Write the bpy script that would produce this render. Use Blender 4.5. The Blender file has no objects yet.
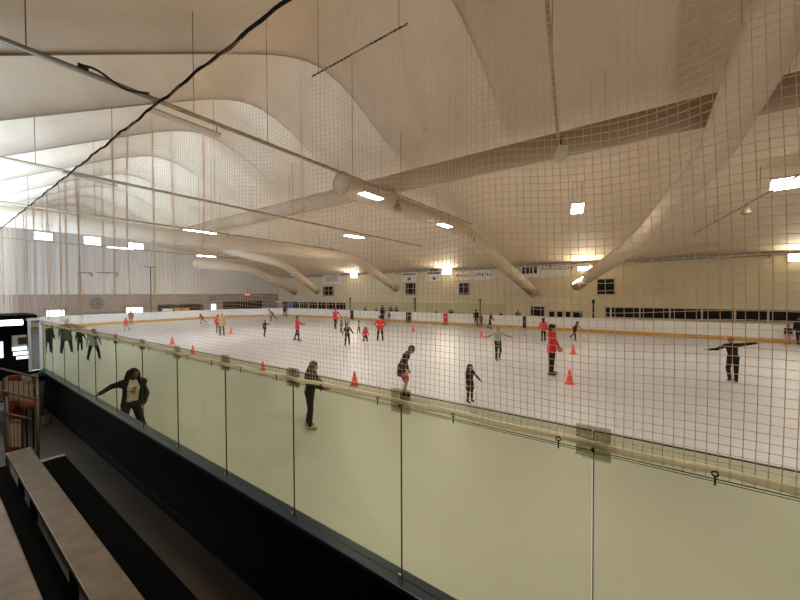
import bpy, bmesh, math, random
import numpy as np
from mathutils import Vector, Matrix, Euler

random.seed(7)
SC = bpy.context.scene
COL = SC.collection
PI = math.pi
R = math.radians

# ------------------------------------------------------------------ camera model
F = 345.0
EYE = 2.97
CA, SA = 0.814, 0.581          # heading: cos / sin from the across-rink axis (+X) to the along-rink axis (+Y)


def hy(px):                     # height of the horizon in the picture
    return 293.5 - 0.0041 * (px - 400)


def ray(px):
    r = (px - 400) / F
    return CA + SA * r, SA - CA * r   # X, Y per unit depth


def ground(px, y, z=0.0):
    Z = F * (EYE - z) / (y - hy(px))
    a, b = ray(px)
    return a * Z, b * Z


def on_x(px, y, X):             # point of the plane X = const
    a, b = ray(px)
    Z = X / a
    return Vector((X, b * Z, EYE - (y - hy(px)) / F * Z))


def on_y(px, y, Y):
    a, b = ray(px)
    Z = Y / b
    return Vector((a * Z, Y, EYE - (y - hy(px)) / F * Z))


def on_h(px, y, z):
    X, Y = ground(px, y, z)
    return Vector((X, Y, z))


# ------------------------------------------------------------------ materials
MATS = {}


def srgb(c):
    return tuple((v / 12.92 if v <= 0.04045 else ((v + 0.055) / 1.055) ** 2.4) for v in c)


def mat(name, col, rough=0.6, metal=0.0, noise=0.0, scale=8.0, bump=0.0, spec=0.5):
    if name in MATS:
        return MATS[name]
    m = bpy.data.materials.new(name)
    m.use_nodes = True
    nt = m.node_tree
    b = nt.nodes['Principled BSDF']
    b.inputs['Roughness'].default_value = rough
    b.inputs['Metallic'].default_value = metal
    b.inputs['Specular IOR Level'].default_value = spec
    c = (*col, 1)
    b.inputs['Base Color'].default_value = c
    if noise or bump:
        tc = nt.nodes.new('ShaderNodeTexCoord')
        n = nt.nodes.new('ShaderNodeTexNoise')
        n.inputs['Scale'].default_value = scale
        n.inputs['Detail'].default_value = 4
        nt.links.new(tc.outputs['Object'], n.inputs['Vector'])
        if noise:
            mr = nt.nodes.new('ShaderNodeMapRange')
            mr.inputs[1].default_value = 0.3
            mr.inputs[2].default_value = 0.7
            mr.inputs[3].default_value = 1 - noise
            mr.inputs[4].default_value = 1 + noise * 0.5
            nt.links.new(n.outputs['Fac'], mr.inputs[0])
            mx = nt.nodes.new('ShaderNodeMix')
            mx.data_type = 'RGBA'
            mx.blend_type = 'MULTIPLY'
            mx.inputs[0].default_value = 1
            mx.inputs[6].default_value = c
            nt.links.new(mr.outputs[0], mx.inputs[7])
            nt.links.new(mx.outputs[2], b.inputs['Base Color'])
        if bump:
            bp = nt.nodes.new('ShaderNodeBump')
            bp.inputs['Strength'].default_value = bump
            bp.inputs['Distance'].default_value = 0.1
            nt.links.new(n.outputs['Fac'], bp.inputs['Height'])
            nt.links.new(bp.outputs['Normal'], b.inputs['Normal'])
    MATS[name] = m
    return m


def emit(name, col, strength):
    if name in MATS:
        return MATS[name]
    m = bpy.data.materials.new(name)
    m.use_nodes = True
    nt = m.node_tree
    b = nt.nodes['Principled BSDF']
    b.inputs['Base Color'].default_value = (*col, 1)
    b.inputs['Emission Color'].default_value = (*col, 1)
    b.inputs['Emission Strength'].default_value = strength
    MATS[name] = m
    return m


def glass_mat(name, tint, gloss=0.04, rough=0.02):
    m = bpy.data.materials.new(name)
    m.use_nodes = True
    nt = m.node_tree
    nt.nodes.clear()
    out = nt.nodes.new('ShaderNodeOutputMaterial')
    tr = nt.nodes.new('ShaderNodeBsdfTransparent')
    tr.inputs[0].default_value = (*tint, 1)
    gl = nt.nodes.new('ShaderNodeBsdfGlossy')
    gl.inputs['Roughness'].default_value = rough
    gl.inputs[0].default_value = (0.9, 0.95, 0.9, 1)
    lw = nt.nodes.new('ShaderNodeFresnel')
    lw.inputs['IOR'].default_value = 1.3
    mul = nt.nodes.new('ShaderNodeMath')
    mul.operation = 'MULTIPLY'
    mul.inputs[1].default_value = gloss
    nt.links.new(lw.outputs[0], mul.inputs[0])
    mx = nt.nodes.new('ShaderNodeMixShader')
    nt.links.new(mul.outputs[0], mx.inputs[0])
    nt.links.new(tr.outputs[0], mx.inputs[1])
    nt.links.new(gl.outputs[0], mx.inputs[2])
    nt.links.new(mx.outputs[0], out.inputs[0])
    MATS[name] = m
    return m


def translucent(m, amount, col):
    nt = m.node_tree
    out = nt.nodes['Material Output']
    b = nt.nodes['Principled BSDF']
    tl = nt.nodes.new('ShaderNodeBsdfTranslucent')
    tl.inputs[0].default_value = (*col, 1)
    mx = nt.nodes.new('ShaderNodeMixShader')
    mx.inputs[0].default_value = amount
    nt.links.new(b.outputs[0], mx.inputs[1])
    nt.links.new(tl.outputs[0], mx.inputs[2])
    nt.links.new(mx.outputs[0], out.inputs[0])


# ------------------------------------------------------------------ mesh helpers
def link(name, me, m=None, parent=None, smooth=False):
    if m is not None:
        if isinstance(m, (list, tuple)):
            for k in m:
                me.materials.append(k)
        else:
            me.materials.append(m)
    if smooth:
        me.polygons.foreach_set('use_smooth', [True] * len(me.polygons))
    o = bpy.data.objects.new(name, me)
    COL.objects.link(o)
    if parent is not None:
        o.parent = parent
    return o


def obj(name, bm, m=None, parent=None, smooth=False):
    me = bpy.data.meshes.new(name)
    bm.to_mesh(me)
    bm.free()
    return link(name, me, m, parent, smooth)


def tag(o, label=None, cat=None, group=None, kind=None):
    if label:
        o['label'] = label
    if cat:
        o['category'] = cat
    if group:
        o['group'] = group
    if kind:
        o['kind'] = kind
    return o


def struct(name, bm, m, parent=None, smooth=False, label=None):
    o = obj(name, bm, m, parent, smooth)
    if parent is None:
        o['kind'] = 'structure'
    if label:
        o['label'] = label
    return o


def thing(name, label, cat, loc=(0, 0, 0), rz=0, group=None):
    o = bpy.data.objects.new(name, None)
    o.empty_display_size = 0.1
    COL.objects.link(o)
    o.location = loc
    o.rotation_euler = (0, 0, rz)
    return tag(o, label, cat, group)


def B():
    return bmesh.new()


def box(bm, c, s, bev=0.0, rot=None, mi=0):
    t = bmesh.new()
    bmesh.ops.create_cube(t, size=1)
    bmesh.ops.scale(t, vec=s, verts=t.verts)
    if bev:
        bmesh.ops.bevel(t, geom=t.edges[:], offset=bev, segments=2, affect='EDGES', profile=0.6)
    if rot is not None:
        bmesh.ops.transform(t, matrix=rot, verts=t.verts)
    bmesh.ops.translate(t, vec=c, verts=t.verts)
    vm = {v: bm.verts.new(v.co) for v in t.verts}
    for f in t.faces:
        nf = bm.faces.new([vm[v] for v in f.verts])
        nf.material_index = mi
    t.free()
    return bm


def frame_of(d):
    d = d.normalized()
    up = Vector((0, 0, 1)) if abs(d.z) < 0.95 else Vector((0, 1, 0))
    a = d.cross(up).normalized()
    return a, a.cross(d).normalized()


def rings_to_bm(bm, rings, close0=True, close1=True):
    vs = [[bm.verts.new(p) for p in ring] for ring in rings]
    n = len(rings[0])
    for a, b in zip(vs[:-1], vs[1:]):
        for i in range(n):
            j = (i + 1) % n
            bm.faces.new((a[i], a[j], b[j], b[i]))
    if close0:
        bm.faces.new(vs[0][::-1])
    if close1:
        bm.faces.new(vs[-1])


def tube(bm, pts, r, n=8):
    pts = [Vector(p) for p in pts]
    rings = []
    for i, p in enumerate(pts):
        d = (pts[min(i + 1, len(pts) - 1)] - pts[max(i - 1, 0)])
        a, b = frame_of(d)
        rr = r[i] if isinstance(r, (list, tuple)) else r
        rings.append([p + (a * math.cos(t) + b * math.sin(t)) * rr for t in [2 * PI * k / n for k in range(n)]])
    rings_to_bm(bm, rings)
    return bm


def capsule(bm, p, q, r1, r2, n=10, sy=1.0):
    p, q = Vector(p), Vector(q)
    d = q - p
    if d.length < 1e-6:
        d = Vector((0, 0, 1e-4))
        q = p + d
    u = d.normalized()
    a, b = frame_of(d)
    rings = []
    for k in (-85, -55, -25):
        t = R(k)
        rings.append((p + u * r1 * math.sin(t), r1 * math.cos(t)))
    for k in (25, 55, 85):
        t = R(k)
        rings.append((q + u * r2 * math.sin(t), r2 * math.cos(t)))
    rr = [[c + (a * math.cos(2 * PI * i / n) + b * math.sin(2 * PI * i / n)) * r for i in range(n)] for c, r in rings]
    rings_to_bm(bm, rr)
    return bm


def ellipsoid(bm, c, s, n=12, rot=None):
    t = bmesh.new()
    bmesh.ops.create_icosphere(t, subdivisions=2, radius=1)
    bmesh.ops.scale(t, vec=s, verts=t.verts)
    if rot is not None:
        bmesh.ops.transform(t, matrix=rot, verts=t.verts)
    bmesh.ops.translate(t, vec=c, verts=t.verts)
    vm = {v: bm.verts.new(v.co) for v in t.verts}
    for f in t.faces:
        bm.faces.new([vm[v] for v in f.verts])
    t.free()
    return bm


def quad(bm, pts):
    bm.faces.new([bm.verts.new(p) for p in pts])
    return bm


def text_mesh(name, body, size, m, parent, loc, rot, depth=0.004, squeeze=1.0):
    cu = bpy.data.curves.new(name, 'FONT')
    cu.body = body
    cu.size = size
    cu.extrude = depth
    cu.align_x = 'CENTER'
    cu.align_y = 'CENTER'
    cu.space_character = 1.05
    o = bpy.data.objects.new(name, cu)
    COL.objects.link(o)
    cu.materials.append(m)
    o.parent = parent
    o.location = loc
    bpy.context.view_layer.update()
    me = bpy.data.meshes.new_from_object(o.evaluated_get(bpy.context.evaluated_depsgraph_get()))
    bpy.data.objects.remove(o)
    o = bpy.data.objects.new(name, me)
    COL.objects.link(o)
    o.parent = parent
    o.location = loc
    o.rotation_euler = rot
    o.scale = (squeeze, 1, 1)
    return o


# ------------------------------------------------------------------ material set
M_ice = mat('ice', (0.52, 0.505, 0.525), 0.42, 0, 0.07, 0.35, spec=0.3)
M_conc = mat('concrete', (0.22, 0.20, 0.18), 0.8, 0, 0.25, 3, 0.1)
M_membrane = mat('membrane', (0.80, 0.66, 0.485), 0.7, 0, 0.05, 0.9, 0.6)
M_seam = mat('membrane_seam', (0.40, 0.35, 0.28), 0.8)
M_wall_far = mat('far_wall_panel', (0.72, 0.62, 0.42), 0.7, 0, 0.06, 0.6)
M_siding = mat('white_siding', (0.66, 0.60, 0.52), 0.5, 0, 0.04, 0.5)
M_plum = mat('plum_paint', (0.34, 0.27, 0.22), 0.7, 0, 0.08, 1.0)
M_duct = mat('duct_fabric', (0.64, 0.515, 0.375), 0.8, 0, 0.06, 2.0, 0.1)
M_rail = mat('rail_steel', (0.33, 0.26, 0.17), 0.5, 0.2)
M_rod = mat('hanger_rod', (0.12, 0.10, 0.08), 0.6)
M_black = mat('black_plastic', (0.008, 0.008, 0.009), 0.5)
M_blackrope = mat('black_rope', (0.012, 0.011, 0.010), 0.9, 0, 0.3, 60)
M_board_dark = mat('dark_board', (0.002, 0.0025, 0.005), 0.5, 0, 0.1, 5, spec=0.12)
M_board_cap = mat('blue_cap', (0.006, 0.018, 0.055), 0.35, 0, 0.1, 9)
M_board_white = mat('white_board', (0.78, 0.76, 0.71), 0.45, 0, 0.05, 1.2)
M_kick = mat('yellow_kick', (0.62, 0.33, 0.05), 0.5, 0, 0.1, 3)
M_net = mat('net_twine', (0.72, 0.56, 0.40), 0.9)
translucent(M_net, 0.5, (0.70, 0.53, 0.38))
M_hem = mat('webbing', (0.80, 0.72, 0.58), 0.8, 0, 0.12, 12)
translucent(M_hem, 0.75, (0.95, 0.90, 0.80))
M_alu = mat('aluminium_plank', (0.165, 0.12, 0.085), 0.42, 0.15, 0.3, 6, 0.05)
M_alu_walk = mat('walkway_rubber', (0.050, 0.034, 0.026), 0.38, 0.0, 0.45, 1.1, 0.03)
M_dark = mat('dark_tread', (0.002, 0.002, 0.0025), 0.8, spec=0.05)
M_steel = mat('galvanised', (0.45, 0.42, 0.36), 0.4, 0.6, 0.1, 10)
M_railsteel = mat('dull_steel', (0.16, 0.14, 0.115), 0.5, 0.4, 0.1, 10)
M_darkglass = mat('dark_glazing', (0.006, 0.007, 0.007), 0.5, spec=0.2)
M_white = mat('white_paint', (0.80, 0.78, 0.72), 0.5)
M_cream = mat('cream_wood', (0.34, 0.27, 0.19), 0.6, 0, 0.15, 6)
M_red = mat('red_cloth', (0.55, 0.02, 0.025), 0.8)
M_orange = mat('orange_cone', (0.95, 0.085, 0.03), 0.5)
M_blue = mat('blue_panel', (0.10, 0.18, 0.45), 0.5)
M_grey = mat('grey_plastic', (0.10, 0.085, 0.075), 0.7, 0, 0.3, 6)
M_lamp = emit('lamp_panel', (1.0, 0.97, 0.90), 28)
M_lampwall = emit('wall_lamp_panel', (1.0, 0.93, 0.76), 14)
M_day = emit('daylight', (0.90, 0.94, 1.0), 4)
M_tube = emit('fluorescent_tube', (0.95, 1.0, 1.0), 5)
M_exit = emit('exit_red', (0.55, 0.02, 0.02), 0.5)
M_pale = mat('pale_frame', (0.55, 0.50, 0.42), 0.5)
G_near = glass_mat('rink_glass', (0.775, 0.79, 0.665), 0.09, 0.03)
G_clip = glass_mat('clear_plate', (0.82, 0.81, 0.76), 0.5, 0.15)
G_far = glass_mat('far_glass', (0.90, 0.93, 0.86), 0.7, 0.03)

# ------------------------------------------------------------------ shell
WX, WY = 33.0, 47.0
PROF = [(-14, 0.3), (-8, 1.3), (-4, 2.2), (0, 3.8), (3, 5.5), (5.5, 6.9), (7.3, 7.85), (8.7, 8.2), (10.3, 7.75), (12.2, 6.75),
        (15, 5.9), (19, 5.45), (24, 4.7), (29, 3.6), (33.4, 2.55)]
px_, ph_ = np.array([p[0] for p in PROF]), np.array([p[1] for p in PROF])


def Hprof(x):
    xs = np.linspace(-0.9, 0.9, 7)
    return float(np.mean(np.interp(x + xs, px_, ph_)))


SEAMS = [-5.4, -0.7, 4.4, 9.5, 13.7, 18.2, 23.4, 28.4, 33.0, 37.4, 42.2, 47.2]


def bulge(x, y):
    w = 1.35 * max(0.0, min(1.0, (17 - x) / 8))
    if y <= SEAMS[0] or y >= SEAMS[-1]:
        return 0
    for a, b in zip(SEAMS[:-1], SEAMS[1:]):
        if a <= y <= b:
            t = (y - a) / (b - a)
            return w * (math.sin(PI * t) ** 0.65)
    return 0


def ceil_z(x, y):
    return EYE + Hprof(x) + bulge(x, y)


xs = np.linspace(-13, 33.3, 120)
ys = []
for a, b in zip(SEAMS[:-1], SEAMS[1:]):
    ys += list(np.linspace(a, b, 13)[:-1])
ys = [-12, -9] + ys + [SEAMS[-1]]
verts, faces = [], []
for y in ys:
    for x in xs:
        verts.append((x, y, ceil_z(x, y)))
nx = len(xs)
for j in range(len(ys) - 1):
    for i in range(nx - 1):
        faces.append((j * nx + i, (j + 1) * nx + i, (j + 1) * nx + i + 1, j * nx + i + 1))
me = bpy.data.meshes.new('ceiling')
me.from_pydata(verts, [], faces)
ceiling = link('ceiling', me, M_membrane, smooth=True)
tag(ceiling, 'billowing cream fabric ceiling sewn from arched panels', kind='structure')
for y in SEAMS[:-1]:
    bm = B()
    tube(bm, [(x, y, EYE + Hprof(x) - 0.02) for x in np.linspace(-12, 13, 50)], [0.017 * max(0.08, min(1.0, (13 - x) / 6)) for x in np.linspace(-12, 13, 50)], 6)
    obj('seam', bm, M_seam, ceiling, True)

bm = B()
box(bm, (10, 18, -0.1), (50, 66, 0.16))
struct('floor', bm, M_conc, label='grey concrete slab around the ice rink')

# rink outline (ice and far boards)
X0, X1, Y1, YB, RAD = 1.91, 29.2, 43.6, -13.0, 8.4


def outline(off=0.0, n=14, start='near'):
    pts = []
    pts.append((X1 + off, YB))
    pts.append((X1 + off, Y1 - RAD))
    for k in range(1, n + 1):
        t = PI / 2 * k / n
        pts.append((X1 - RAD + (RAD + off) * math.cos(t), Y1 - RAD + (RAD + off) * math.sin(t)))
    for k in range(0, n + 1):
        t = PI / 2 + PI / 2 * k / n
        pts.append((X0 + RAD + (RAD + off) * math.cos(t), Y1 - RAD + (RAD + off) * math.sin(t)))
    pts.append((X0 - off, 22.0))
    return pts


bm = B()
po = outline(0.0) + [(X0, YB)]
top = [bm.verts.new((x, y, 0.0)) for x, y in po]
bot = [bm.verts.new((x, y, -0.03)) for x, y in po]
bm.faces.new(top)
bm.faces.new(bot[::-1])
for i in range(len(po)):
    j = (i + 1) % len(po)
    bm.faces.new((top[i], bot[i], bot[j], top[j]))
bmesh.ops.recalc_face_normals(bm, faces=bm.faces)
ice = struct('ice_floor', bm, M_ice, label='pale scuffed ice sheet of the skating rink')

# end wall (left of the picture) : ribbed siding following the roof profile, painted below
bm = B()
sx = -13.0
pr = []
while sx < 33.2:
    pr += [(sx, 0.0), (sx + 0.22, 0.0), (sx + 0.26, -0.05), (sx + 0.34, -0.05), (sx + 0.38, 0.0)]
    sx += 0.42
lo = [bm.verts.new((x, WY + d, EYE + 0.03)) for x, d in pr]
hi = [bm.verts.new((x, WY + d, EYE + Hprof(x) + 0.35)) for x, d in pr]
for i in range(len(pr) - 1):
    bm.faces.new((lo[i], lo[i + 1], hi[i + 1], hi[i]))
struct('wall_end', bm, M_siding, label='ribbed white siding of the gable end wall')
bm = B()
box(bm, (10, WY + 0.12, 1.5), (46.4, 0.2, 3.0))
struct('wall_end_lower', bm, M_plum, label='plum painted wall below the white siding')
bm = B()
box(bm, (WX + 0.1, 18, 2.72), (0.2, 60, 5.5))
struct('wall_right', bm, M_wall_far, label='cream far side wall behind the rink')
bm = B()
y0 = -10.0
while y0 < 44:
    L = 3.4
    box(bm, (WX - 0.12, y0 + L / 2, 5.42), (0.08, L - 0.15, 0.07))
    box(bm, (WX - 0.12, y0, 5.36), (0.16, 0.12, 0.22))
    y0 += L
struct('trim_1', bm, M_rail, label='brown steel rail along the top of the far wall')
bm = B()
box(bm, (10, WY - 0.02, EYE), (45, 0.08, 0.10))
struct('trim_2', bm, M_plum, label='ledge under the white siding')

WIN = [0]


def wall_window(wall, px0, y0, px1, y1, m, frame=0.06, depth=0.10, mf=None, name='window', lab=None):
    WIN[0] += 1
    f = on_x if wall == 'x' else on_y
    W = WX if wall == 'x' else WY
    a, b = f(px0, y0, W), f(px1, y1, W)
    bm = B()
    if wall == 'x':
        c = Vector((W - 0.03, (a.y + b.y) / 2, (a.z + b.z) / 2))
        s = Vector((0.06, abs(a.y - b.y), abs(a.z - b.z)))
    else:
        c = Vector(((a.x + b.x) / 2, W - 0.08, (a.z + b.z) / 2))
        s = Vector((abs(a.x - b.x), 0.06, abs(a.z - b.z)))
    box(bm, c, s)
    o = struct('%s_%d' % (name, WIN[0]), bm, m, label=lab)
    bm = B()
    i = 1 if wall == 'x' else 0
    for sg in (-1, 1):
        cc = c.copy()
        cc[i] += sg * s[i] / 2
        ss = Vector((depth, depth, s.z + frame))
        ss[i] = frame
        box(bm, cc, ss)
        cc = c.copy()
        cc.z += sg * s.z / 2
        ss = Vector((depth, depth, frame))
        ss[i] = s[i] + frame
        box(bm, cc, ss)
    obj('window_frame', bm, mf or M_pale, o)
    return o


# three bright windows high in the gable, two shutter openings, a small lit door
wall_window('y', 34.5, 231.5, 54, 241.5, M_day, lab='bright daylight window high in the gable, leftmost of three')
wall_window('y', 84.5, 236, 102, 246, M_day, lab='bright daylight window high in the gable, middle of three')
wall_window('y', 129, 242.5, 144, 250, M_day, lab='bright daylight window high in the gable, rightmost of three')
wall_window('y', 44.5, 309.5, 65, 319.5, M_day, 0.18, 0.2, M_plum, lab='bright opening low in the end wall, left of the round emblem')
wall_window('y', 124.5, 307, 143, 315, M_day, 0.18, 0.2, M_plum, lab='bright opening low in the end wall, right of the round emblem')
wall_window('y', 210.5, 304, 215.5, 311, M_day, 0.06, 0.12, lab='small bright pane under a grey box on the end wall')
wall_window('y', 157, 304.5, 203, 316, M_darkglass, 0.06, 0.12, M_plum, lab='long dark opening low in the end wall')
wall_window('y', 222, 301.5, 262, 312, M_darkglass, 0.06, 0.12, M_plum, lab='dark glazing low in the end wall beneath the exit sign')
# far wall: small square windows and dark glazing strips
wall_window('x', 323.5, 286.5, 334, 296, M_darkglass, 0.08, 0.1, lab='small dark square window on the far wall under a framed white sign')
wall_window('x', 406, 283, 416, 295, M_darkglass, 0.08, 0.1, lab='small dark square window on the far wall, left of the wall lamp')
wall_window('x', 459, 283, 470, 295, M_darkglass, 0.08, 0.1, lab='small dark square window on the far wall, right of the wall lamp')
wall_window('x', 597, 279, 615, 294.5, M_darkglass, 0.08, 0.1, lab='largest dark square window on the far wall beside the bent duct')
wall_window('x', 283, 301.5, 346, 311, M_darkglass, 0.08, 0.1, lab='dark glazing strip at the far corner of the rink')
wall_window('x', 605, 307, 860, 325, M_darkglass, 0.08, 0.1, lab='long dark glazing strip behind the boards at right')
wall_window('x', 530.5, 306, 545, 317, M_darkglass, 0.12, 0.1, lab='dark double window low on the far wall')
for k, (a, b) in enumerate(((549, 555), (557, 563), (565.5, 571), (573, 582.5))):
    wall_window('x', a, 311, b, 319, M_darkglass, 0.08, 0.1,
                lab='low dark pane, %s in the row of four on the far wall' % ('first', 'second', 'third', 'last')[k])
# mullions of the strips
for st, y0s, y1s, ps in (('corner', 301.5, 311, (291, 300, 309, 318, 327, 336)), ('long', 307, 325, (611, 640, 670, 702, 735, 768, 803))):
    for p in ps:
        a = on_x(p, y0s, WX)
        bm = B()
        box(bm, (WX - 0.1, a.y, 1.3), (0.08, 0.10, 1.15))
        t = struct('trim_3', bm, M_pale if p != 611 else M_white)
        t['label'] = 'upright post in the %s dark glazing strip' % st

# ------------------------------------------------------------------ far boards
far = thing('dasher_boards', 'white dasher boards with yellow kick strip curving round the far side of the ice', 'rink boards', (0, 0, 0))


def wall_strip(pts, z0, z1, th):
    bm = B()
    n = len(pts)
    nor = []
    for i in range(n):
        a = Vector(pts[max(i - 1, 0)])
        b = Vector(pts[min(i + 1, n - 1)])
        d = (b - a).normalized()
        nor.append(Vector((d.y, -d.x)))
    rows = []
    for p, q in zip(pts, nor):
        p = Vector(p)
        i_ = p - q * 0
        o_ = p + q * th
        rows.append([bm.verts.new((i_.x, i_.y, z0)), bm.verts.new((i_.x, i_.y, z1)),
                     bm.verts.new((o_.x, o_.y, z1)), bm.verts.new((o_.x, o_.y, z0))])
    for a, b in zip(rows[:-1], rows[1:]):
        for k in range(4):
            j = (k + 1) % 4
            bm.faces.new((a[k], a[j], b[j], b[k]))
    bm.faces.new(rows[0])
    bm.faces.new(rows[-1][::-1])
    bmesh.ops.recalc_face_normals(bm, faces=bm.faces)
    return bm


pts = outline(0.02, 18)
obj('panel', wall_strip(pts, 0.24, 1.02, 0.10), M_board_white, far)
obj('kick_strip', wall_strip(outline(0.0, 18), 0.0, 0.24, 0.12), M_kick, far)
obj('cap_rail', wall_strip(outline(-0.01, 18), 1.02, 1.06, 0.16), M_white, far)
# dark door gaps and red line panel on the far boards
for a, b, m, nm in ((350.5, 353.5, M_black, 'gate_gap'), (381, 384, M_black, 'gate_gap'), (406, 411, M_black, 'gate_gap'), (523, 526.5, M_black, 'gate_gap'),
                    (443.5, 447.5, M_red, 'red_line_panel')):
    p, q = on_x(a, 318, X1), on_x(b, 318, X1)
    bm = B()
    box(bm, (X1 - 0.0, (p.y + q.y) / 2, 0.53), (0.08, abs(p.y - q.y), 1.04))
    obj(nm, bm, m, far)
# tall black posts standing behind the boards
for k, (p, top) in enumerate(((350, 298), (415, 298), (480, 299), (593.5, 300))):
    a = on_x(p, top, X1 + 0.3)
    bm = B()
    box(bm, (0, 0, a.z / 2), (0.10, 0.12, a.z), 0.01)
    box(bm, (0, 0, a.z - 0.1), (0.16, 0.2, 0.25), 0.02)
    o = obj('black_post', bm, M_black)
    o.location = (a.x, a.y, 0)
    tag(o, 'tall black post behind the far boards, %s from left' % ('first', 'second', 'third', 'fourth')[k], 'post', 'black posts behind far boards')
# bench shelter glass behind the far boards (pale greenish panels)
gp = [345, 372, 398, 424, 452, 478, 505]
for k in range(6):
    a, b = on_x(gp[k], 303, X1 + 0.06), on_x(gp[k + 1], 303, X1 + 0.06)
    bm = B()
    box(bm, (X1 + 0.06, (a.y + b.y) / 2, 1.56), (0.014, abs(a.y - b.y) - 0.06, 0.98))
    o = obj('glass_shield', bm, G_far)
    tag(o, 'clear glass shield on the far boards, %s from the left' % ('first', 'second', 'third', 'fourth', 'fifth', 'sixth')[k], 'glass pane', 'glass shields on the far boards')

# ------------------------------------------------------------------ near board, glass, net
GX = 1.85
near = thing('near_dasher_board', 'dark near dasher board with blue cap rail beneath the glass', 'rink boards', (GX, 0, 0))
YE = 12.5
bm = B()
box(bm, (0, (YE - 3.4) / 2, 0.52), (0.10, YE + 3.4, 1.03))
obj('panel', bm, M_board_dark, near)
bm = B()
box(bm, (0, (YE - 3.4) / 2, 1.05), (0.14, YE + 3.4, 0.04), 0.008)
obj('cap_rail', bm, M_board_cap, near)
bm = B()
box(bm, (-0.055, (YE - 3.4) / 2, 0.26), (0.02, YE + 3.4, 0.12), 0.004)
obj('kick_strip', bm, M_board_dark, near)
JO = [-3.17, -2.05, -0.92, 0.20, 1.317, 2.445, 3.557, 4.70, 5.83, 6.95, 8.07, 9.2, 10.32, 11.44, 12.5]
ORD = ['out past the right picture edge', 'cut off by the right picture edge, nearest', 'nearest but one, filling the right foreground', 'third nearest, below the child in the dark dress',
       'fourth nearest, in front of the girl in white skates', 'fifth nearest, right of the girl in white skates', 'sixth nearest along the near board',
       'seventh nearest, just right of the leaning girl', 'that the girl in the white shirt stands behind', 'under the leaning girl\'s outstretched hand',
       'fourth from the white end post', 'third from the white end post', 'second from the white end post', 'touching the white end post']
ZB, ZT = 1.07, 2.315
for k in range(len(JO) - 1):
    a, b = JO[k] + 0.004, JO[k + 1] - 0.004
    t = thing('glass_screen', 'clear rink glass pane %s' % ORD[k], 'glass pane', (GX, a, ZB), 0, 'glass panes on the near board')
    bm = B()
    box(bm, (0, (b - a) / 2, (ZT - ZB) / 2), (0.012, b - a, ZT - ZB))
    obj('pane', bm, G_near, t)
    bm = B()
    box(bm, (0, b - a + 0.001, (ZT - ZB) / 2), (0.010, 0.005, ZT - ZB))
    obj('edge_seal', bm, M_black if abs(JO[k + 1] - 0.2) > 0.01 else M_pale, t)
    bm = B()
    box(bm, (0, (b - a) / 2, ZT - ZB + 0.002), (0.013, b - a, 0.004))
    obj('top_edge', bm, M_black, t)
    bm = B()
    yc = b - a + 0.004
    for sx in (-0.010, 0.010):
        box(bm, (sx, yc, ZT - ZB - 0.055), (0.006, 0.145, 0.155), 0.002)
    cp = obj('clip_plate', bm, G_clip, t)
    bm = B()
    tube(bm, [(-0.022, yc, ZT - ZB - 0.085), (0.022, yc, ZT - ZB - 0.085)], 0.008, 8)
    obj('bolt', bm, M_black, cp)
    bm = B()
    box(bm, (-0.02, yc, 0.025), (0.012, 0.02, 0.03), 0.003)
    obj('foot_bracket', bm, M_steel, t)

# white end post + dark return of the boards
bm = B()
box(bm, (0, 0, 1.62), (0.10, 0.09, 1.3), 0.006)
box(bm, (0, 0, 0.5), (0.14, 0.10, 1.0), 0.006)
o = obj('end_post', bm, M_white)
o.location = (GX, YE + 0.06, 0)
tag(o, 'white post closing the far end of the near glass', 'post')

# net
NX0 = GX - 0.036
NB, NTOP = 2.235, 5.385
ST = 0.0345
ny = int((21.5 + 3.2) / ST)
nz = int((NTOP - NB) / ST)
iy = np.arange(ny + 1)
iz = np.arange(nz + 1)
Yg, Zg = np.meshgrid(-3.2 + iy * ST, NB + iz * (NTOP - NB) / nz, indexing='ij')
hfrac = (Zg - NB) / (NTOP - NB)
rs = np.random.RandomState(3)
wave = np.zeros_like(Yg)
zz = np.zeros_like(Yg)
yy = np.zeros_like(Yg)
for k in range(16):
    fy = rs.uniform(1.0, 15.0)
    ph = rs.uniform(0, 6.28)
    kz = rs.uniform(-0.25, 0.25)
    A = 0.042 / (0.7 + fy * 0.42)
    wave += A * np.sin(fy * Yg + ph + kz * Zg)
for k in range(6):
    fy = rs.uniform(2.0, 9.0)
    zz += 0.010 * np.sin(fy * Yg + rs.uniform(0, 6.28) + rs.uniform(-1.2, 1.2) * Zg)
    yy += 0.008 * np.sin(rs.uniform(0.6, 3) * Yg + rs.uniform(0, 6.28) + rs.uniform(-2, 2) * Zg)
env = np.minimum(1, hfrac * 2.2) * np.minimum(1.0, 0.35 + (1 - hfrac) * 1.8)
P = np.stack([NX0 + wave * env, Yg + yy * env, Zg + zz * env], axis=-1)
P[:, :, 2] = np.minimum(P[:, :, 2], NTOP)


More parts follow.
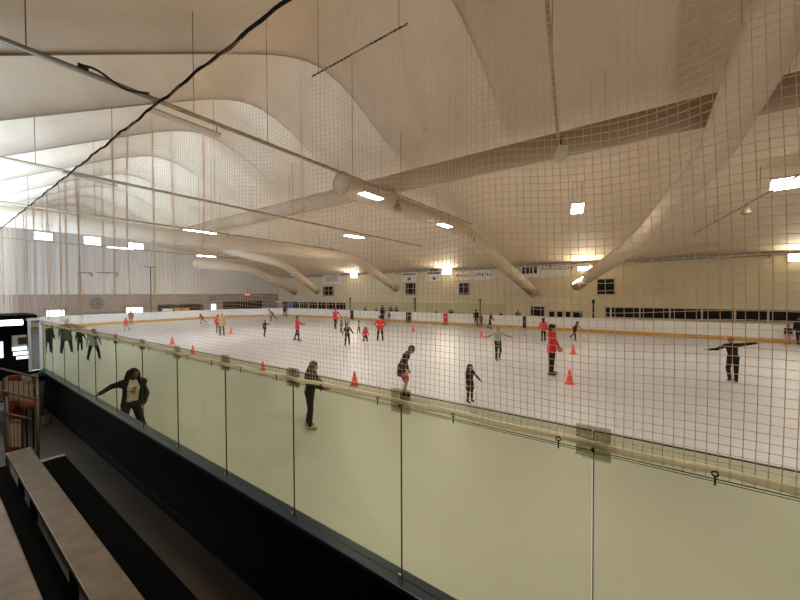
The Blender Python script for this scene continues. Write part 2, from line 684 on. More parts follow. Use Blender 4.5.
def net_mesh(P, r):
    n0, n1 = P.shape[:2]
    an = [R(90), R(210), R(330)]
    V = np.zeros((2, n0, n1, 3, 3), dtype=np.float32)
    for k, t in enumerate(an):
        V[0, :, :, k, :] = P + np.array([r * math.cos(t), r * math.sin(t), 0])
        V[1, :, :, k, :] = P + np.array([r * math.cos(t), 0, r * math.sin(t)])
    idx = np.arange(2 * n0 * n1 * 3).reshape(2, n0, n1, 3)
    fs = []
    for k in range(3):
        j = (k + 1) % 3
        a = idx[0]
        fs.append(np.stack([a[:, :-1, k], a[:, :-1, j], a[:, 1:, j], a[:, 1:, k]], -1).reshape(-1, 4))
        a = idx[1]
        fs.append(np.stack([a[:-1, :, k], a[:-1, :, j], a[1:, :, j], a[1:, :, k]], -1).reshape(-1, 4))
    Fq = np.concatenate(fs, 0).astype(np.int32)
    me = bpy.data.meshes.new('mesh')
    me.vertices.add(V.size // 3)
    me.vertices.foreach_set('co', V.reshape(-1))
    me.loops.add(Fq.size)
    me.loops.foreach_set('vertex_index', Fq.reshape(-1))
    me.polygons.add(len(Fq))
    me.polygons.foreach_set('loop_start', np.arange(0, Fq.size, 4, dtype=np.int32))
    me.polygons.foreach_set('loop_total', np.full(len(Fq), 4, dtype=np.int32))
    me.update(calc_edges=True)
    return me


net = thing('safety_net', 'tall square mesh safety net hung above the near rink glass', 'net', (0, 0, 0))
link('netting', net_mesh(P, 0.0015), M_net, net)
bm = B()
rp = []
for k in range(0, 240):
    y = -3.2 + k * 24.7 / 239
    rp.append((NX0, y, NTOP + 0.012 * math.sin(y * 5.1) + 0.008 * math.sin(y * 13)))
tube(bm, rp, [0.016 + 0.0012 * math.sin(k * 2.3) + 0.001 * math.sin(k * 5.9) for k in range(240)], 7)
obj('top_rope', bm, M_blackrope, net, True)


def ribbon(bm, pts, hh, th):
    rows = []
    for p in pts:
        x, y, z = p
        rows.append([(x - th, y, z - hh), (x + th, y, z - hh), (x + th, y, z + hh), (x - th, y, z + hh)])
    rings_to_bm(bm, rows)


bm = B()
hp = []
for k in range(0, 200):
    y = -3.2 + k * 24.7 / 199
    s = (y - 0.343) / 0.568
    hp.append((NX0 + 0.002, y, 2.264 + 0.006 * math.cos(2 * PI * s) + 0.004 * math.sin(y * 1.3)))
ribbon(bm, hp, 0.0155, 0.004)
bmesh.ops.recalc_face_normals(bm, faces=bm.faces)
obj('webbing_hem', bm, M_hem, net)
bm = B()
tube(bm, [(GX - 0.040, y, 2.236) for y in np.linspace(-3.2, YE, 30)], 0.0022, 5)
tube(bm, [(GX - 0.040, y, 2.226) for y in np.linspace(-3.2, YE, 30)], 0.0016, 5)
obj('lacing_cable', bm, M_black, net)
for k in range(-6, 22):
    y = 0.343 + 0.568 * k
    if y < -3.1 or y > YE - 0.1:
        continue
    bm = B()
    ring = [(GX - 0.044, y + 0.010 * math.cos(t), 2.258 + 0.010 * math.sin(t)) for t in [2 * PI * i / 12 for i in range(13)]]
    tube(bm, ring, 0.0033, 6)
    tube(bm, [(GX - 0.044, y, 2.249), (GX - 0.044, y, 2.212)], 0.0035, 6)
    obj('hook', bm, M_black, net, True)

# ------------------------------------------------------------------ bleachers
bm = B()
box(bm, (1.40, 5.0, 0.10), (0.78, 15.2, 0.20), 0.01)
o = obj('walkway', bm, M_alu_walk)
tag(o, 'worn brown walkway strip between the dark board and the bleachers', 'walkway')
bl = thing('bleacher_stand', 'aluminium bleacher rows with dark foot treads in the left foreground', 'bleachers', (0, 0, 0))
YS, YN = -2.5, 7.55


def plank(name, x0, x1, z, y0, y1, m, th=0.05):
    bm = B()
    box(bm, ((x0 + x1) / 2, (y0 + y1) / 2, z - th / 2), (x1 - x0, y1 - y0, th), 0.012)
    return obj(name, bm, m, bl)


s1 = plank('seat_plank', 0.715, 0.962, 0.67, YS, YN, M_alu)
tag(s1, 'lower aluminium seat plank')
s2 = plank('seat_plank', 0.17, 0.431, 1.05, YS, YN, M_alu)
tag(s2, 'upper aluminium seat plank')
for nm, s, x0, x1, z in (('end_cap', s1, 0.715, 0.962, 0.67), ('end_cap', s2, 0.17, 0.431, 1.05)):
    bm = B()
    box(bm, ((x0 + x1) / 2, YN + 0.01, z - 0.03), (x1 - x0 + 0.01, 0.02, 0.06), 0.004)
    obj(nm, bm, M_steel, s)
f1 = plank('foot_plank', 0.99, 1.39, 0.30, YS, 7.9, M_dark)
bm = B()
box(bm, (1.19, 7.88, 0.303), (0.40, 0.10, 0.012), 0.003)
obj('end_cap', bm, M_steel, f1)
plank('foot_plank', 0.45, 0.72, 0.50, YS, YN, M_dark)
plank('foot_plank', -0.15, 0.16, 0.85, YS, YN, M_dark)
plank('riser', 0.67, 0.70, 0.48, YS, YN, M_dark, 0.25)
for yy_ in (-1.5, 0.5, 2.5, 4.5, 6.5, 7.4):
    for x, z in ((0.84, 0.62), (0.30, 1.0)):
        bm = B()
        box(bm, (x, yy_, z / 2), (0.06, 0.05, z), 0.004)
        obj('leg', bm, M_dark, bl)

# guard railing at the bleacher end
gr = thing('guard_railing', 'pale slatted guard railing at the end of the bleachers', 'railing', (0, 0, 0))
RY = 8.05


def railp(px, y, Y=RY):
    return on_y(px, y, Y)


for px in (-14, 3.5, 34.5):
    t_, b_ = railp(px, 378 if px < 30 else 374), railp(px, 452)
    bm = B()
    tube(bm, [(b_.x, RY, 0.0), (t_.x, RY, t_.z)], 0.022, 8)
    obj('post', bm, M_railsteel, gr, True)
for (pa, ya, pb, yb) in ((-14, 366, 36, 378), (-14, 388, 36, 400.5), (3, 414, 28, 420)):
    a, b = railp(pa, ya, RY - 0.05), railp(pb, yb, RY - 0.05)
    bm = B()
    tube(bm, [a, b], 0.016, 8)
    obj('rail', bm, M_railsteel, gr, True)
for i in range(9):
    px = -12 + i * 5.2
    a, b = railp(px, 382), railp(px, 402)
    bm = B()
    box(bm, (a.x, RY + 0.04, (a.z + b.z) / 2), (0.045, 0.015, abs(a.z - b.z)), 0.003)
    obj('slat', bm, M_cream, gr)
for i in range(5):
    px = 2 + i * 3.6
    a, b = railp(px, 421), railp(px, 449)
    bm = B()
    box(bm, (a.x, RY + 0.04, (a.z + b.z) / 2), (0.03, 0.012, abs(a.z - b.z)), 0.003)
    obj('slat', bm, M_cream, gr)
a, b = railp(19, 375, RY + 0.06), railp(33.5, 383, RY + 0.06)
bm = B()
box(bm, ((a.x + b.x) / 2, RY + 0.06, (a.z + b.z) / 2), (abs(a.x - b.x), 0.02, 0.12), 0.004)
obj('board', bm, M_cream, gr)
# red jacket over the rail behind, two orange balls of netting beneath
a = on_y(11, 376, 9.2)
b = on_y(11, 408, 9.2)
bm = B()
prof_ = [(-0.10, a.z), (-0.13, a.z - 0.12), (-0.11, 0.5), (-0.12, 0.0)]
rings_to_bm(bm, [[(x, -0.05, z), (-x, -0.05, z), (-x * 0.9, 0.06, z), (x * 0.9, 0.06, z)] for x, z in prof_])
bmesh.ops.recalc_face_normals(bm, faces=bm.faces)
bmesh.ops.bevel(bm, geom=bm.edges[:], offset=0.02, segments=2, affect='EDGES')
o = obj('red_pad', bm, mat('dull_red', (0.16, 0.008, 0.01), 0.8))
o.location = (a.x, 9.2, 0)
tag(o, 'red upright pad standing behind the slatted railing', 'pad')
for k, px in enumerate((23.3, 30.2)):
    a = on_y(px, 404, 9.0)
    bm = B()
    bmesh.ops.create_icosphere(bm, subdivisions=3, radius=0.085)
    bmesh.ops.scale(bm, vec=(1, 1, 1.25), verts=bm.verts)
    o = obj('orange_marker', bm, mat('orange_dull', (0.25, 0.06, 0.02), 0.6), None, True)
    o.location = a
    bm = B()
    box(bm, (0, 0, -(a.z - 0.0) / 2 - 0.05), (0.02, 0.02, a.z - 0.1))
    obj('stake', bm, M_dark, o)
    tag(o, '%s orange round marker behind the slatted railing' % ('left', 'right')[k], 'marker', 'orange round markers')
# grey bin at the walkway end
bn = thing('rubbish_bin', 'dull grey lidded bin at the far end of the walkway', 'bin', (1.42, 11.3, 0.2))
bm = B()
rings_to_bm(bm, [[(-s, -s, z), (s, -s, z), (s, s, z), (-s, s, z)] for s, z in ((0.19, 0), (0.24, 0.80), (0.24, 0.85))])
bmesh.ops.bevel(bm, geom=[e for e in bm.edges], offset=0.03, segments=2, affect='EDGES')
obj('body', bm, M_grey, bn)
bm = B()
box(bm, (0, 0, 0.90), (0.52, 0.52, 0.12), 0.03)
obj('lid', bm, M_dark, bn)
bm = B()
box(bm, (0.02, -0.245, 0.64), (0.16, 0.02, 0.08), 0.01)
obj('flap', bm, M_dark, bn)
bm = B()
box(bm, (0, 0, 0.12), (0.15, 0.02, 0.2), 0.005)
o = obj('pale_carton', bm, M_cream)
o.location = (1.55, 10.4, 0.182)
o.rotation_euler = (0, 0, 0.4)
tag(o, 'small pale carton on the floor beside the grey bin', 'carton')

# team bench booth beyond the end post
bo = thing('timekeeper_booth', 'dark timekeeper booth beyond the white end post with lit windows', 'booth', (0, 0, 0))
bm = B()
box(bm, (0.29, 14.6, 1.2), (3.12, 0.1, 2.4))
obj('back_wall', bm, M_dark, bo)
bm = B()
box(bm, (0.29, 13.75, 2.42), (3.12, 1.8, 0.08))
obj('roof', bm, M_dark, bo)
for (pa, ya, pb, yb) in ((11, 347.5, 26, 350), (12, 352.5, 27, 354.5), (15, 357, 27, 358.5), (-2, 342, 2, 358)):
    a, b = on_y(pa, ya, 14.5), on_y(pb, yb, 14.5)
    bm = B()
    box(bm, ((a.x + b.x) / 2, 14.53, (a.z + b.z) / 2), (abs(a.x - b.x), 0.02, abs(a.z - b.z)))
    obj('window', bm, emit('booth_daylight', (0.85, 0.95, 1.0), 1.2), bo)
a, b = on_y(11, 336, 14.4), on_y(25.5, 346, 14.4)
bm = B()
box(bm, ((a.x + b.x) / 2, 14.47, (a.z + b.z) / 2), (abs(a.x - b.x), 0.12, abs(a.z - b.z)), 0.01)
c_ = obj('score_box', bm, M_pale, bo)
bm = B()
box(bm, ((a.x + b.x) / 2 + 0.06, 14.40, (a.z + b.z) / 2), (0.16, 0.03, 0.2), 0.01)
obj('screen', bm, M_black, c_)
a, b = on_y(-6, 323.5, 13.5), on_y(22, 322.5, 13.5)
ft = thing('tube_light', 'bright white fluorescent tube light under the booth roof', 'light', (0, 0, 0))
bm = B()
tube(bm, [(a.x, 13.5, a.z), (b.x, 13.5, a.z)], 0.075, 10)
obj('tube', bm, M_tube, ft, True)
bm = B()
box(bm, ((a.x + b.x) / 2, 13.5, a.z + 0.14), (abs(a.x - b.x), 0.16, 0.06), 0.01)
obj('housing', bm, M_dark, ft)
for sx in (a.x + 0.1, b.x - 0.1):
    bm = B()
    tube(bm, [(sx, 13.5, a.z + 0.16), (sx, 13.5, 2.38)], 0.012, 6)
    obj('hanger', bm, M_rod, ft)
# return glass with pale post at the booth
rg = thing('return_screen', 'grey glass screen with pale post left of the white end post', 'screen', (0, 0, 0))
a, b = on_y(28.5, 320, YE + 0.15), on_y(40, 376, YE + 0.15)
bm = B()
box(bm, ((a.x + b.x) / 2, YE + 0.15, 1.70), (abs(a.x - b.x), 0.02, 1.25))
obj('pane', bm, glass_mat('grey_screen', (0.45, 0.46, 0.42), 0.8, 0.1), rg)
bm = B()
box(bm, (a.x, YE + 0.15, 1.65), (0.05, 0.05, 1.4), 0.005)
obj('post', bm, M_pale, rg)
bm = B()
box(bm, ((a.x + b.x) / 2 - 0.05, YE + 0.15, 0.52), (abs(a.x - b.x) + 0.1, 0.1, 1.04))
obj('base_panel', bm, M_dark, rg)

# ------------------------------------------------------------------ ducts
def smooth_path(pts, n=8, rad=1.4):
    pts = [Vector(p) for p in pts]
    out = [pts[0]]
    for a, b, c in zip(pts[:-2], pts[1:-1], pts[2:]):
        r = min(rad, (a - b).length * 0.45, (c - b).length * 0.45)
        p, q = b + (a - b).normalized() * r, b + (c - b).normalized() * r
        for k in range(n + 1):
            t = k / n
            out.append(p * (1 - t) ** 2 + b * 2 * t * (1 - t) + q * t * t)
    out.append(pts[-1])
    return out


def duct(label, pts, r, m=None):
    t = thing('air_duct', label, 'duct', (0, 0, 0), 0, 'fabric air ducts')
    sp = smooth_path(pts)
    bm = B()
    tube(bm, sp, r, 20)
    obj('sleeve', bm, m or M_duct, t, True)
    for i in (0, len(sp) - 1):
        d = (sp[1] - sp[0]) if i == 0 else (sp[-1] - sp[-2])
        a, b = frame_of(d)
        bm = B()
        tube(bm, [sp[i] + (a * math.cos(q) + b * math.sin(q)) * (r + 0.008) for q in [2 * PI * k / 24 for k in range(25)]], 0.018, 6)
        obj('end_ring', bm, M_rail, t, True)
    acc = 0.0
    for a, b in zip(sp[:-1], sp[1:]):
        n = int((b - a).length // 4.0)
        for k in range(n):
            c = a.lerp(b, (k + 0.5) / n)
            zc = ceil_z(c.x, c.y) if c.x < 33 else c.z
            if zc > c.z + r + 0.05:
                bm = B()
                tube(bm, [(c.x, c.y, c.z + r - 0.01), (c.x, c.y, zc)], 0.006, 5)
                obj('hanger_wire', bm, M_rod, t)
    return t


duct('long tan fabric duct running the length of the ceiling', [(13.0, -9, 8.07), (13.0, 31.5, 8.07)], 0.42, mat('duct_brown', (0.47, 0.36, 0.25), 0.8, 0, 0.06, 2.0, 0.1))  # browner fabric tone, with the duct's shade put into the colour
duct('wide cream duct crossing overhead at upper right and bending to the far wall',
     [(3.0, -1.65, 7.17), (14.5, -1.65, 7.17), on_x(643, 238, 22), on_x(577, 285, 31.0)], 0.44)
duct('cream duct with open round end in the ceiling centre, bending down to the far wall',
     [on_x(342, 184, 9.8), on_x(466, 231, 21.8), on_x(533, 292, 32.0)], 0.44)
duct('cream duct across the middle distance that bends down beside the hanging banners',
     [(-3, 20.5, 6.05), (14, 20.5, 6.07), on_x(355, 258, 22), on_x(396, 288, 31.5)], 0.40)
duct('short bent duct end at the far corner, right of the other two',
     [on_x(225, 249, 16.5), on_x(284, 264, 22), on_x(317, 291, 31.0)], 0.40)
duct('pale bent duct at the far corner above the exit sign',
     [on_x(195, 264, 15.0), on_x(252, 269, 21), on_x(295, 292, 30.0)], 0.40)

# ------------------------------------------------------------------ light rails with hangers and lamps
def rail(label, p, q, r=0.05, hang=()):
    t = thing('ceiling_rail', label, 'rail', (0, 0, 0), 0, 'steel rails under the ceiling')
    p, q = Vector(p), Vector(q)
    bm = B()
    d = q - p
    tube(bm, [p, q], r, 8)
    obj('bar', bm, M_rail, t, True)
    for f in hang:
        c = p + d * f
        bm = B()
        tube(bm, [c, (c.x, c.y, ceil_z(c.x, c.y) - 0.01)], 0.009, 6)
        obj('hanger_rod', bm, M_rod, t, True)
    return t


ZR = EYE + 4.3
rail('nearest brown steel rail crossing the ceiling at upper left', (-2, 8.86, ZR), (20.0, 8.86, ZR), 0.055, (0.145, 0.27, 0.36, 0.52, 0.66, 0.9))
rail('second brown steel rail across the ceiling with a tray at left', (-2, 16.4, ZR), (27.0, 16.4, ZR - 0.1), 0.055, (0.15, 0.22, 0.35, 0.5, 0.7, 0.9))
rail('third brown steel rail across the ceiling, with two lamps', (-2, 24.2, ZR), (24.0, 24.2, ZR - 0.1), 0.055, (0.2, 0.35, 0.5, 0.7, 0.9))
rail('farthest brown steel rail below the gable windows', (2, 39.3, ZR), (22.0, 39.3, ZR - 0.1), 0.055, (0.2, 0.5, 0.8))
rail('steep brown rail ending over the middle of the ice', (2.0, 0.75, ZR + 1.3), on_x(557, 140, 9.3), 0.035, (0.35, 0.7))
rail('thin brown rail at the right carrying a square lamp', (13, -5.3, ZR), on_x(693, 234, 28), 0.035, (0.25, 0.5, 0.8))
bm = B()
tube(bm, [(6.45, 4.35, EYE + 6.0), (6.45, 7.56, EYE + 6.0)], 0.02, 8)
for y in (4.6, 7.3):
    tube(bm, [(6.45, y, EYE + 6.0), (6.45, y, ceil_z(6.45, y))], 0.008, 5)
o = obj('black_bar', bm, M_black)
tag(o, 'short black bar hanging alone high under the ceiling', 'bar')
# black cable lying along the nearest rail
pa, pb = on_y(88, 70, 8.82), on_y(152, 97, 8.82)
bm = B()
cp = []
for k in range(24):
    f = k / 23
    p = pa.lerp(pb, f)
    p.z += 0.10 * math.sin(f * PI * 2) * (1 - f) - 0.10 * math.sin(f * PI) + 0.02
    p.y = 8.79
    cp.append(p)
tube(bm, cp, 0.022, 6)
box(bm, pa, (0.16, 0.08, 0.09), 0.02)
o = obj('power_cable', bm, M_black)
tag(o, 'black cable clipped along the nearest ceiling rail', 'cable')


def area(name, loc, tgt, size, power, col, sy=None):
    l = bpy.data.lights.new(name, 'AREA')
    l.shape = 'RECTANGLE'
    l.size = size
    l.size_y = sy or size
    l.energy = power
    l.color = col
    o = bpy.data.objects.new(name, l)
    COL.objects.link(o)
    o.location = loc
    d = Vector(tgt) - Vector(loc)
    o.rotation_euler = d.to_track_quat('-Z', 'Y').to_euler()
    return o


def tray(label, pa, pb):
    d = pb - pa
    t = thing('strip_tray', label, 'lamp tray', (0, 0, 0), 0, 'unlit trays under the rails')
    bm = B()
    c = (pa + pb) / 2
    ang = math.atan2(d.z, d.x)
    rot = Matrix.Rotation(-ang, 4, 'Y')
    box(bm, c, (d.length, 0.22, 0.05), 0.01, rot)
    obj('reflector', bm, M_pale, t)
    bm = B()
    for f in (0.05, 0.95):
        p = pa.lerp(pb, f)
        tube(bm, [p, (p.x, p.y, ZR)], 0.012, 5)
    obj('bracket', bm, M_rod, t)


tray('pale unlit strip tray under the nearest rail', on_y(153, 111, 8.86), on_y(222, 137, 8.86))
tray('pale unlit strip tray under the second rail at left', on_y(64, 173.5, 16.4), on_y(119, 187, 16.4))


def lamp(label, p, L=1.15, W=0.36, rz=0.0, rail_z=ZR, m=None, power=190, tilt=0.0):
    area('lamp_light', (p[0], p[1], p[2] - 0.03), (p[0], p[1], 0), L, power, (1.0, 0.915, 0.755), W)
    t = thing('ceiling_lamp', label, 'lamp', p, rz, 'bright panel lamps under the ceiling')
    t.rotation_euler = (tilt, 0, rz)
    up = Matrix.Rotation(-tilt, 3, 'X') @ Vector((0, 0, 1))
    bm = B()
    box(bm, (0, 0, 0.05), (L + 0.04, W + 0.04, 0.07), 0.015)
    obj('housing', bm, M_pale, t)
    bm = B()
    box(bm, (0, 0, 0.0), (L, W, 0.03), 0.004)
    obj('light_panel', bm, m or M_lamp, t)
    if rail_z > p[2] + 0.1:
        bm = B()
        for sx in (-0.4, 0.4):
            tube(bm, [Vector((sx * L, 0, 0.06)), Vector((sx * L, 0, 0.06)) + up * (rail_z - p[2] - 0.06)], 0.012, 5)
        obj('bracket', bm, M_rod, t)
    return t


LZ = EYE + 4.12
for lab, px, y in (('bright panel lamp on the nearest rail, beside the open duct end', 372, 197),
                   ('bright panel lamp on the nearest rail, farther right', 445, 226)):
    a, b = ray(px)
    lamp(lab, on_y(px, y, 8.86), 1.1, 0.34)
for lab, px, y, Y in (('bright panel lamp on the second rail', 355, 237, 16.4), ('bright panel lamp on the third rail at left', 201, 232.3, 24.2),
                      ('bright panel lamp on the third rail, second along', 291, 245.3, 24.2),
                      ('thin bright lamp low over the far end of the ice', 207, 256.3, 39.3),
                      ('thin bright lamp in front of the rightmost gable window', 121, 248.3, 39.3)):
    lamp(lab, on_y(px, y, Y), 1.5 if Y < 20 else 1.9, 0.5 if Y < 30 else 0.4)
pl = on_h(577, 209, LZ)
lamp('square bright lamp hanging alone over the ice at right of centre', pl, 0.5, 0.62, -1.287, ceil_z(pl.x, pl.y), tilt=-0.6)
pl = on_x(787, 184, 20.4)
lamp('large bright lamp at the right picture edge', pl, 1.0, 0.9, -1.75, ZR, tilt=-0.25)
# grey spotlights / speakers on the rails
for k, (px, y, X, lab) in enumerate(((398, 208, 13.0, 'between the two lamps of the nearest rail'), (472, 239, 19.5, 'at the end of the nearest rail'),
                                     (229, 238, 12.5, 'beside the left lamp of the third rail'), (331, 251, 19.5, 'at the right end of the third rail'),
                                     (745, 211, 22.0, 'left of the lamp at the right edge'))):
    p = on_x(px, y, X)
    t = thing('spotlight', 'small dull spotlight %s' % lab, 'spotlight', p, 0.5, 'small unlit spotlights')
    bm = B()
    rings_to_bm(bm, [[(r_ * math.cos(q), r_ * math.sin(q), z_) for q in [2 * PI * i / 14 for i in range(14)]]
                     for r_, z_ in ((0.17, -0.16), (0.19, -0.1), (0.15, 0.08), (0.07, 0.16))])
    obj('shade', bm, M_rail, t, True)
    bm = B()
    tube(bm, [(0, 0, 0.15), (0, 0, 0.34)], 0.03, 6)
    obj('stem', bm, M_rod, t)
p = on_x(560, 151, 9.4)
t = thing('hanging_speaker', 'boxy cream speaker hanging at the end of the steep rail', 'speaker', p, 0.4)
bm = B()
box(bm, (0, 0, -0.1), (0.26, 0.24, 0.34), 0.02, Matrix.Rotation(0.25, 4, 'X'))
obj('cabinet', bm, M_pale, t)
bm = B()
tube(bm, [(0, 0, 0.05), (-0.05, 0, 0.3)], 0.02, 6)
obj('bracket', bm, M_black, t)
# wall lamps under the far eave
for lab, px, y, w, h, power in (('glowing wall lamp between the banners', 447, 271.5, 1.05, 0.55, 260), ('glowing wall lamp near the framed sign at left', 354, 275.5, 1.1, 0.45, 220),
                         ('flat glowing wall lamp right of the dark lettered banner', 585, 268.5, 1.1, 0.32, 190), ('glowing wall lamp at the right picture edge', 797, 257.5, 0.8, 0.45, 90)):
    p = on_x(px, y, WX - 0.22)
    t = thing('wall_lamp', lab, 'lamp', p, 0, 'wall lamps under the eave')
    bm = B()
    box(bm, (0.08, 0, 0.02), (0.12, w * 1.05, h * 1.05), 0.02)
    obj('housing', bm, M_pale, t)
    bm = B()
    box(bm, (0.0, 0, 0), (0.06, w, h), 0.01)
    obj('light_panel', bm, M_lampwall, t)
    area('wall_lamp_light', (p.x - 0.04, p.y, p.z), (p.x - 5, p.y, p.z + 0.8), w, power, (1.0, 0.88, 0.66), h)
pa, pb = on_x(573, 283.5, 29.6), on_x(593, 270.5, 27.6)  # light reflected along the duct edge, built as a glowing tube
t = thing('slanted_glint', 'slanted thin glint along the bent duct, shaped as a glowing tube', 'light', (0, 0, 0))
bm = B()
tube(bm, [pa, pb], 0.055, 8)
obj('tube', bm, M_lampwall, t, True)
bm = B()
tube(bm, [pa + Vector((0.06, 0, 0.06)), pb + Vector((0.06, 0, 0.06))], 0.05, 8)
obj('holder', bm, M_pale, t)

# ------------------------------------------------------------------ banners and signs on the far wall
ROTW = (PI / 2, 0, -PI / 2)


def banner(label, px0, y0, px1, y1, m=M_white, group='banners on the far wall'):
    a, b = on_x(px0, y0, WX - 0.06), on_x(px1, y1, WX - 0.06)
    c = (a + b) / 2
    w, h = abs(a.y - b.y), abs(a.z - b.z)
    t = thing('banner', label, 'banner', c, 0, group)
    bm = B()
    box(bm, (0, 0, 0), (0.02, w, h), 0.004)
    obj('sheet', bm, m, t)
    bm = B()
    tube(bm, [(0, -w / 2 - 0.05, h / 2), (0, w / 2 + 0.05, h / 2)], 0.02, 6)
    obj('hanging_rod', bm, M_rail, t)
    return t, w, h


def marks(t, name, m, rects):        # flat printed blocks, (y, z, w, h) as seen: y to the right
    bm = B()
    for (u, v, w, h) in rects:
        box(bm, (-0.014, -u, v), (0.008, w, h))
    return obj(name, bm, m, t)


t, w, h = banner('framed white sign above a dark window at the far left of the wall', 323, 275, 341, 283.5)
marks(t, 'printing', M_pale, [(0, 0, w * 0.7, h * 0.5)])
t, w, h = banner('white banner with small dark line over a round mark', 402, 272, 416.5, 281.5)
marks(t, 'lettering', M_black, [(-0.42 * w + 0.84 * w * k / 8, h * 0.22 + 0.03 * (k % 2), w * 0.075, h * 0.16) for k in range(9)])
marks(t, 'round_mark', M_grey, [(0, -h * 0.22, w * 0.22, h * 0.3)])
t, w, h = banner('white banner with bold dark heading over a round mark', 427, 270, 441.5, 281)
marks(t, 'lettering', M_black, [(-0.42 * w + 0.84 * w * k / 7, h * 0.2, w * 0.09, h * 0.2) for k in range(8)] + [(0, h * 0.45, w * 0.6, h * 0.14)])
marks(t, 'round_mark', M_grey, [(0, -h * 0.25, w * 0.2, h * 0.26)])
t, w, h = banner('white banner with an orange dot and grey lettering', 455, 271.5, 470, 280)
bm = B()
bmesh.ops.create_cone(bm, cap_ends=True, segments=20, radius1=h * 0.18, radius2=h * 0.18, depth=0.01, matrix=Matrix.Translation((-0.014, w * 0.32, 0.05)) @ Matrix.Rotation(PI / 2, 4, 'Y'))
obj('orange_dot', bm, mat('orange_print', (0.5, 0.12, 0.02), 0.6), t)
marks(t, 'lettering', M_grey, [(-0.15 * w + 0.6 * w * k / 6, -h * 0.02, w * 0.06, h * 0.16) for k in range(7)])
t, w, h = banner('white banner with loose slanted grey lettering beside the duct', 473.5, 270, 492, 279.5)
marks(t, 'lettering', M_grey, [(-0.4 * w + 0.8 * w * k / 6, h * 0.02 + 0.05 * ((k * 2) % 3 - 1), w * 0.07, h * (0.18 + 0.1 * (k % 2))) for k in range(7)])
t, w, h = banner('long white banner with dark blocks and the word PARAGON', 521, 265.5, 570, 276.5)
bx = [(-0.44 * w + 0.083 * w * k, 0.1 * h, 0.068 * w, 0.55 * h) for k in range(4)]
marks(t, 'dark_block', M_black, bx)
marks(t, 'block_line', M_pale, [(u, 0.12 * h, ww * 0.8, 0.06 * h) for (u, v, ww, hh) in bx])
o = text_mesh('lettering', 'PARAGON', h * 0.36, M_black, t, (-0.014, -0.24 * w, 0.14 * h), ROTW)
o.scale = (1.25, 1, 1)
# exit sign
a = on_y(247.5, 294.6, WY - 0.25)
es = thing('exit_sign', 'red exit sign on the end wall above dark glazing', 'sign', a)
bm = B()
box(bm, (0, 0, 0), (1.05, 0.10, 0.42), 0.02)
obj('panel', bm, M_exit, es)
text_mesh('lettering', 'EXIT', 0.36, emit('exit_white', (1, 0.75, 0.7), 0.9), es, (0, -0.056, 0), (PI / 2, 0, 0))
bm = B()
tube(bm, [(0, 0, 0.2), (0, 0, 1.2)], 0.03, 6)
obj('hanger', bm, M_rod, es)
# grey box over the small pane
a = on_y(212.5, 298.5, WY - 0.12)
bm = B()
box(bm, (0, 0, 0), (0.65, 0.2, 0.6), 0.03)
box(bm, (0, -0.1, 0), (0.5, 0.04, 0.42), 0.02)
o = obj('wall_vent', bm, mat('vent_grey', (0.2, 0.2, 0.17), 0.6))
o.location = a
tag(o, 'grey vent box on the end wall above a bright pane', 'vent')
# round emblem on the end wall
a = on_y(97, 303.5, WY)
em = thing('round_emblem', 'round dark grey emblem on the end wall between two bright openings', 'emblem', a)
M_em = mat('emblem_grey', (0.11, 0.12, 0.11), 0.6)
bm = B()
bmesh.ops.create_cone(bm, cap_ends=True, segments=32, radius1=0.62, radius2=0.62, depth=0.03, matrix=Matrix.Rotation(PI / 2, 4, 'X'))
obj('disc', bm, M_em, em)
bm = B()
for z in (-0.3, 0, 0.3):
    box(bm, (0, -0.02, z), (1.6 if z == 0 else 1.05, 0.03, 0.14), 0.01)
obj('bar', bm, mat('emblem_light', (0.22, 0.22, 0.20), 0.6), em)
bm = B()
box(bm, (0, -0.02, 0.08), (0.16, 0.035, 1.2), 0.01)
obj('stripe', bm, M_em, em)
# long pale bench rail in front of the end wall
a, b = on_y(70, 316, 45.4), on_y(120, 312, 45.4)
bm = B()
box(bm, ((a.x + b.x) / 2, 45.4, 1.22), (b.x - a.x, 0.3, 0.08), 0.01)
box(bm, ((a.x + b.x) / 2, 45.5, 0.6), (b.x - a.x - 0.2, 0.08, 1.16))
o = obj('shelf_counter', bm, M_cream)
tag(o, 'long cream counter behind the boards below the round emblem', 'counter')
# two yellow crates and a white box behind the end boards
for lab, px, m, w in (('white box in the long dark opening of the end wall', 167, M_white, 1.0), ('yellow crate in the dark opening, left of two', 177, M_kick, 0.7), ('yellow crate in the dark opening, right of two', 185.5, M_kick, 0.75)):
    a = on_y(px, 312, 46.2)
    bm = B()
    box(bm, (0, 0, 0.62), (w, 0.5, 1.24), 0.03)
    box(bm, (0, 0, 1.24), (w * 0.9, 0.45, 0.1), 0.02)
    o = obj('crate', bm, m)
    o.location = (a.x, 46.2, 0)
    tag(o, lab, 'crate')
a, b = on_x(290, 312, 31.6), on_x(294, 312, 31.6)
for lab, px, y, m in (('blue panel behind the boards at the far corner', 289.5, 306, M_blue), ('white notice panel behind the boards at the far corner', 278.5, 302, M_white)):
    a = on_x(px, y, 31.5)
    bm = B()
    hh = 1.0 if m is M_blue else 0.25
    box(bm, (0, 0, 0), (0.05, 1.5, hh), 0.01)
    box(bm, (0.02, 0, -hh / 2 - (a.z - hh / 2) / 2), (0.05, 0.08, a.z - hh / 2))
    o = obj('notice_panel', bm, m)
    o.location = a
    tag(o, lab, 'panel')
# flag pole in front of the end wall
a, b = on_y(151, 267, 45.8), on_y(151, 314, 45.8)
bm = B()
tube(bm, [(a.x, 45.8, 0), (a.x, 45.8, a.z)], 0.06, 8)
tube(bm, [(a.x - 0.6, 45.8, a.z), (a.x + 0.6, 45.8, a.z)], 0.04, 8)
o = obj('dark_pole', bm, M_black)
tag(o, 'thin dark pole with crossbar before the end wall siding', 'pole')
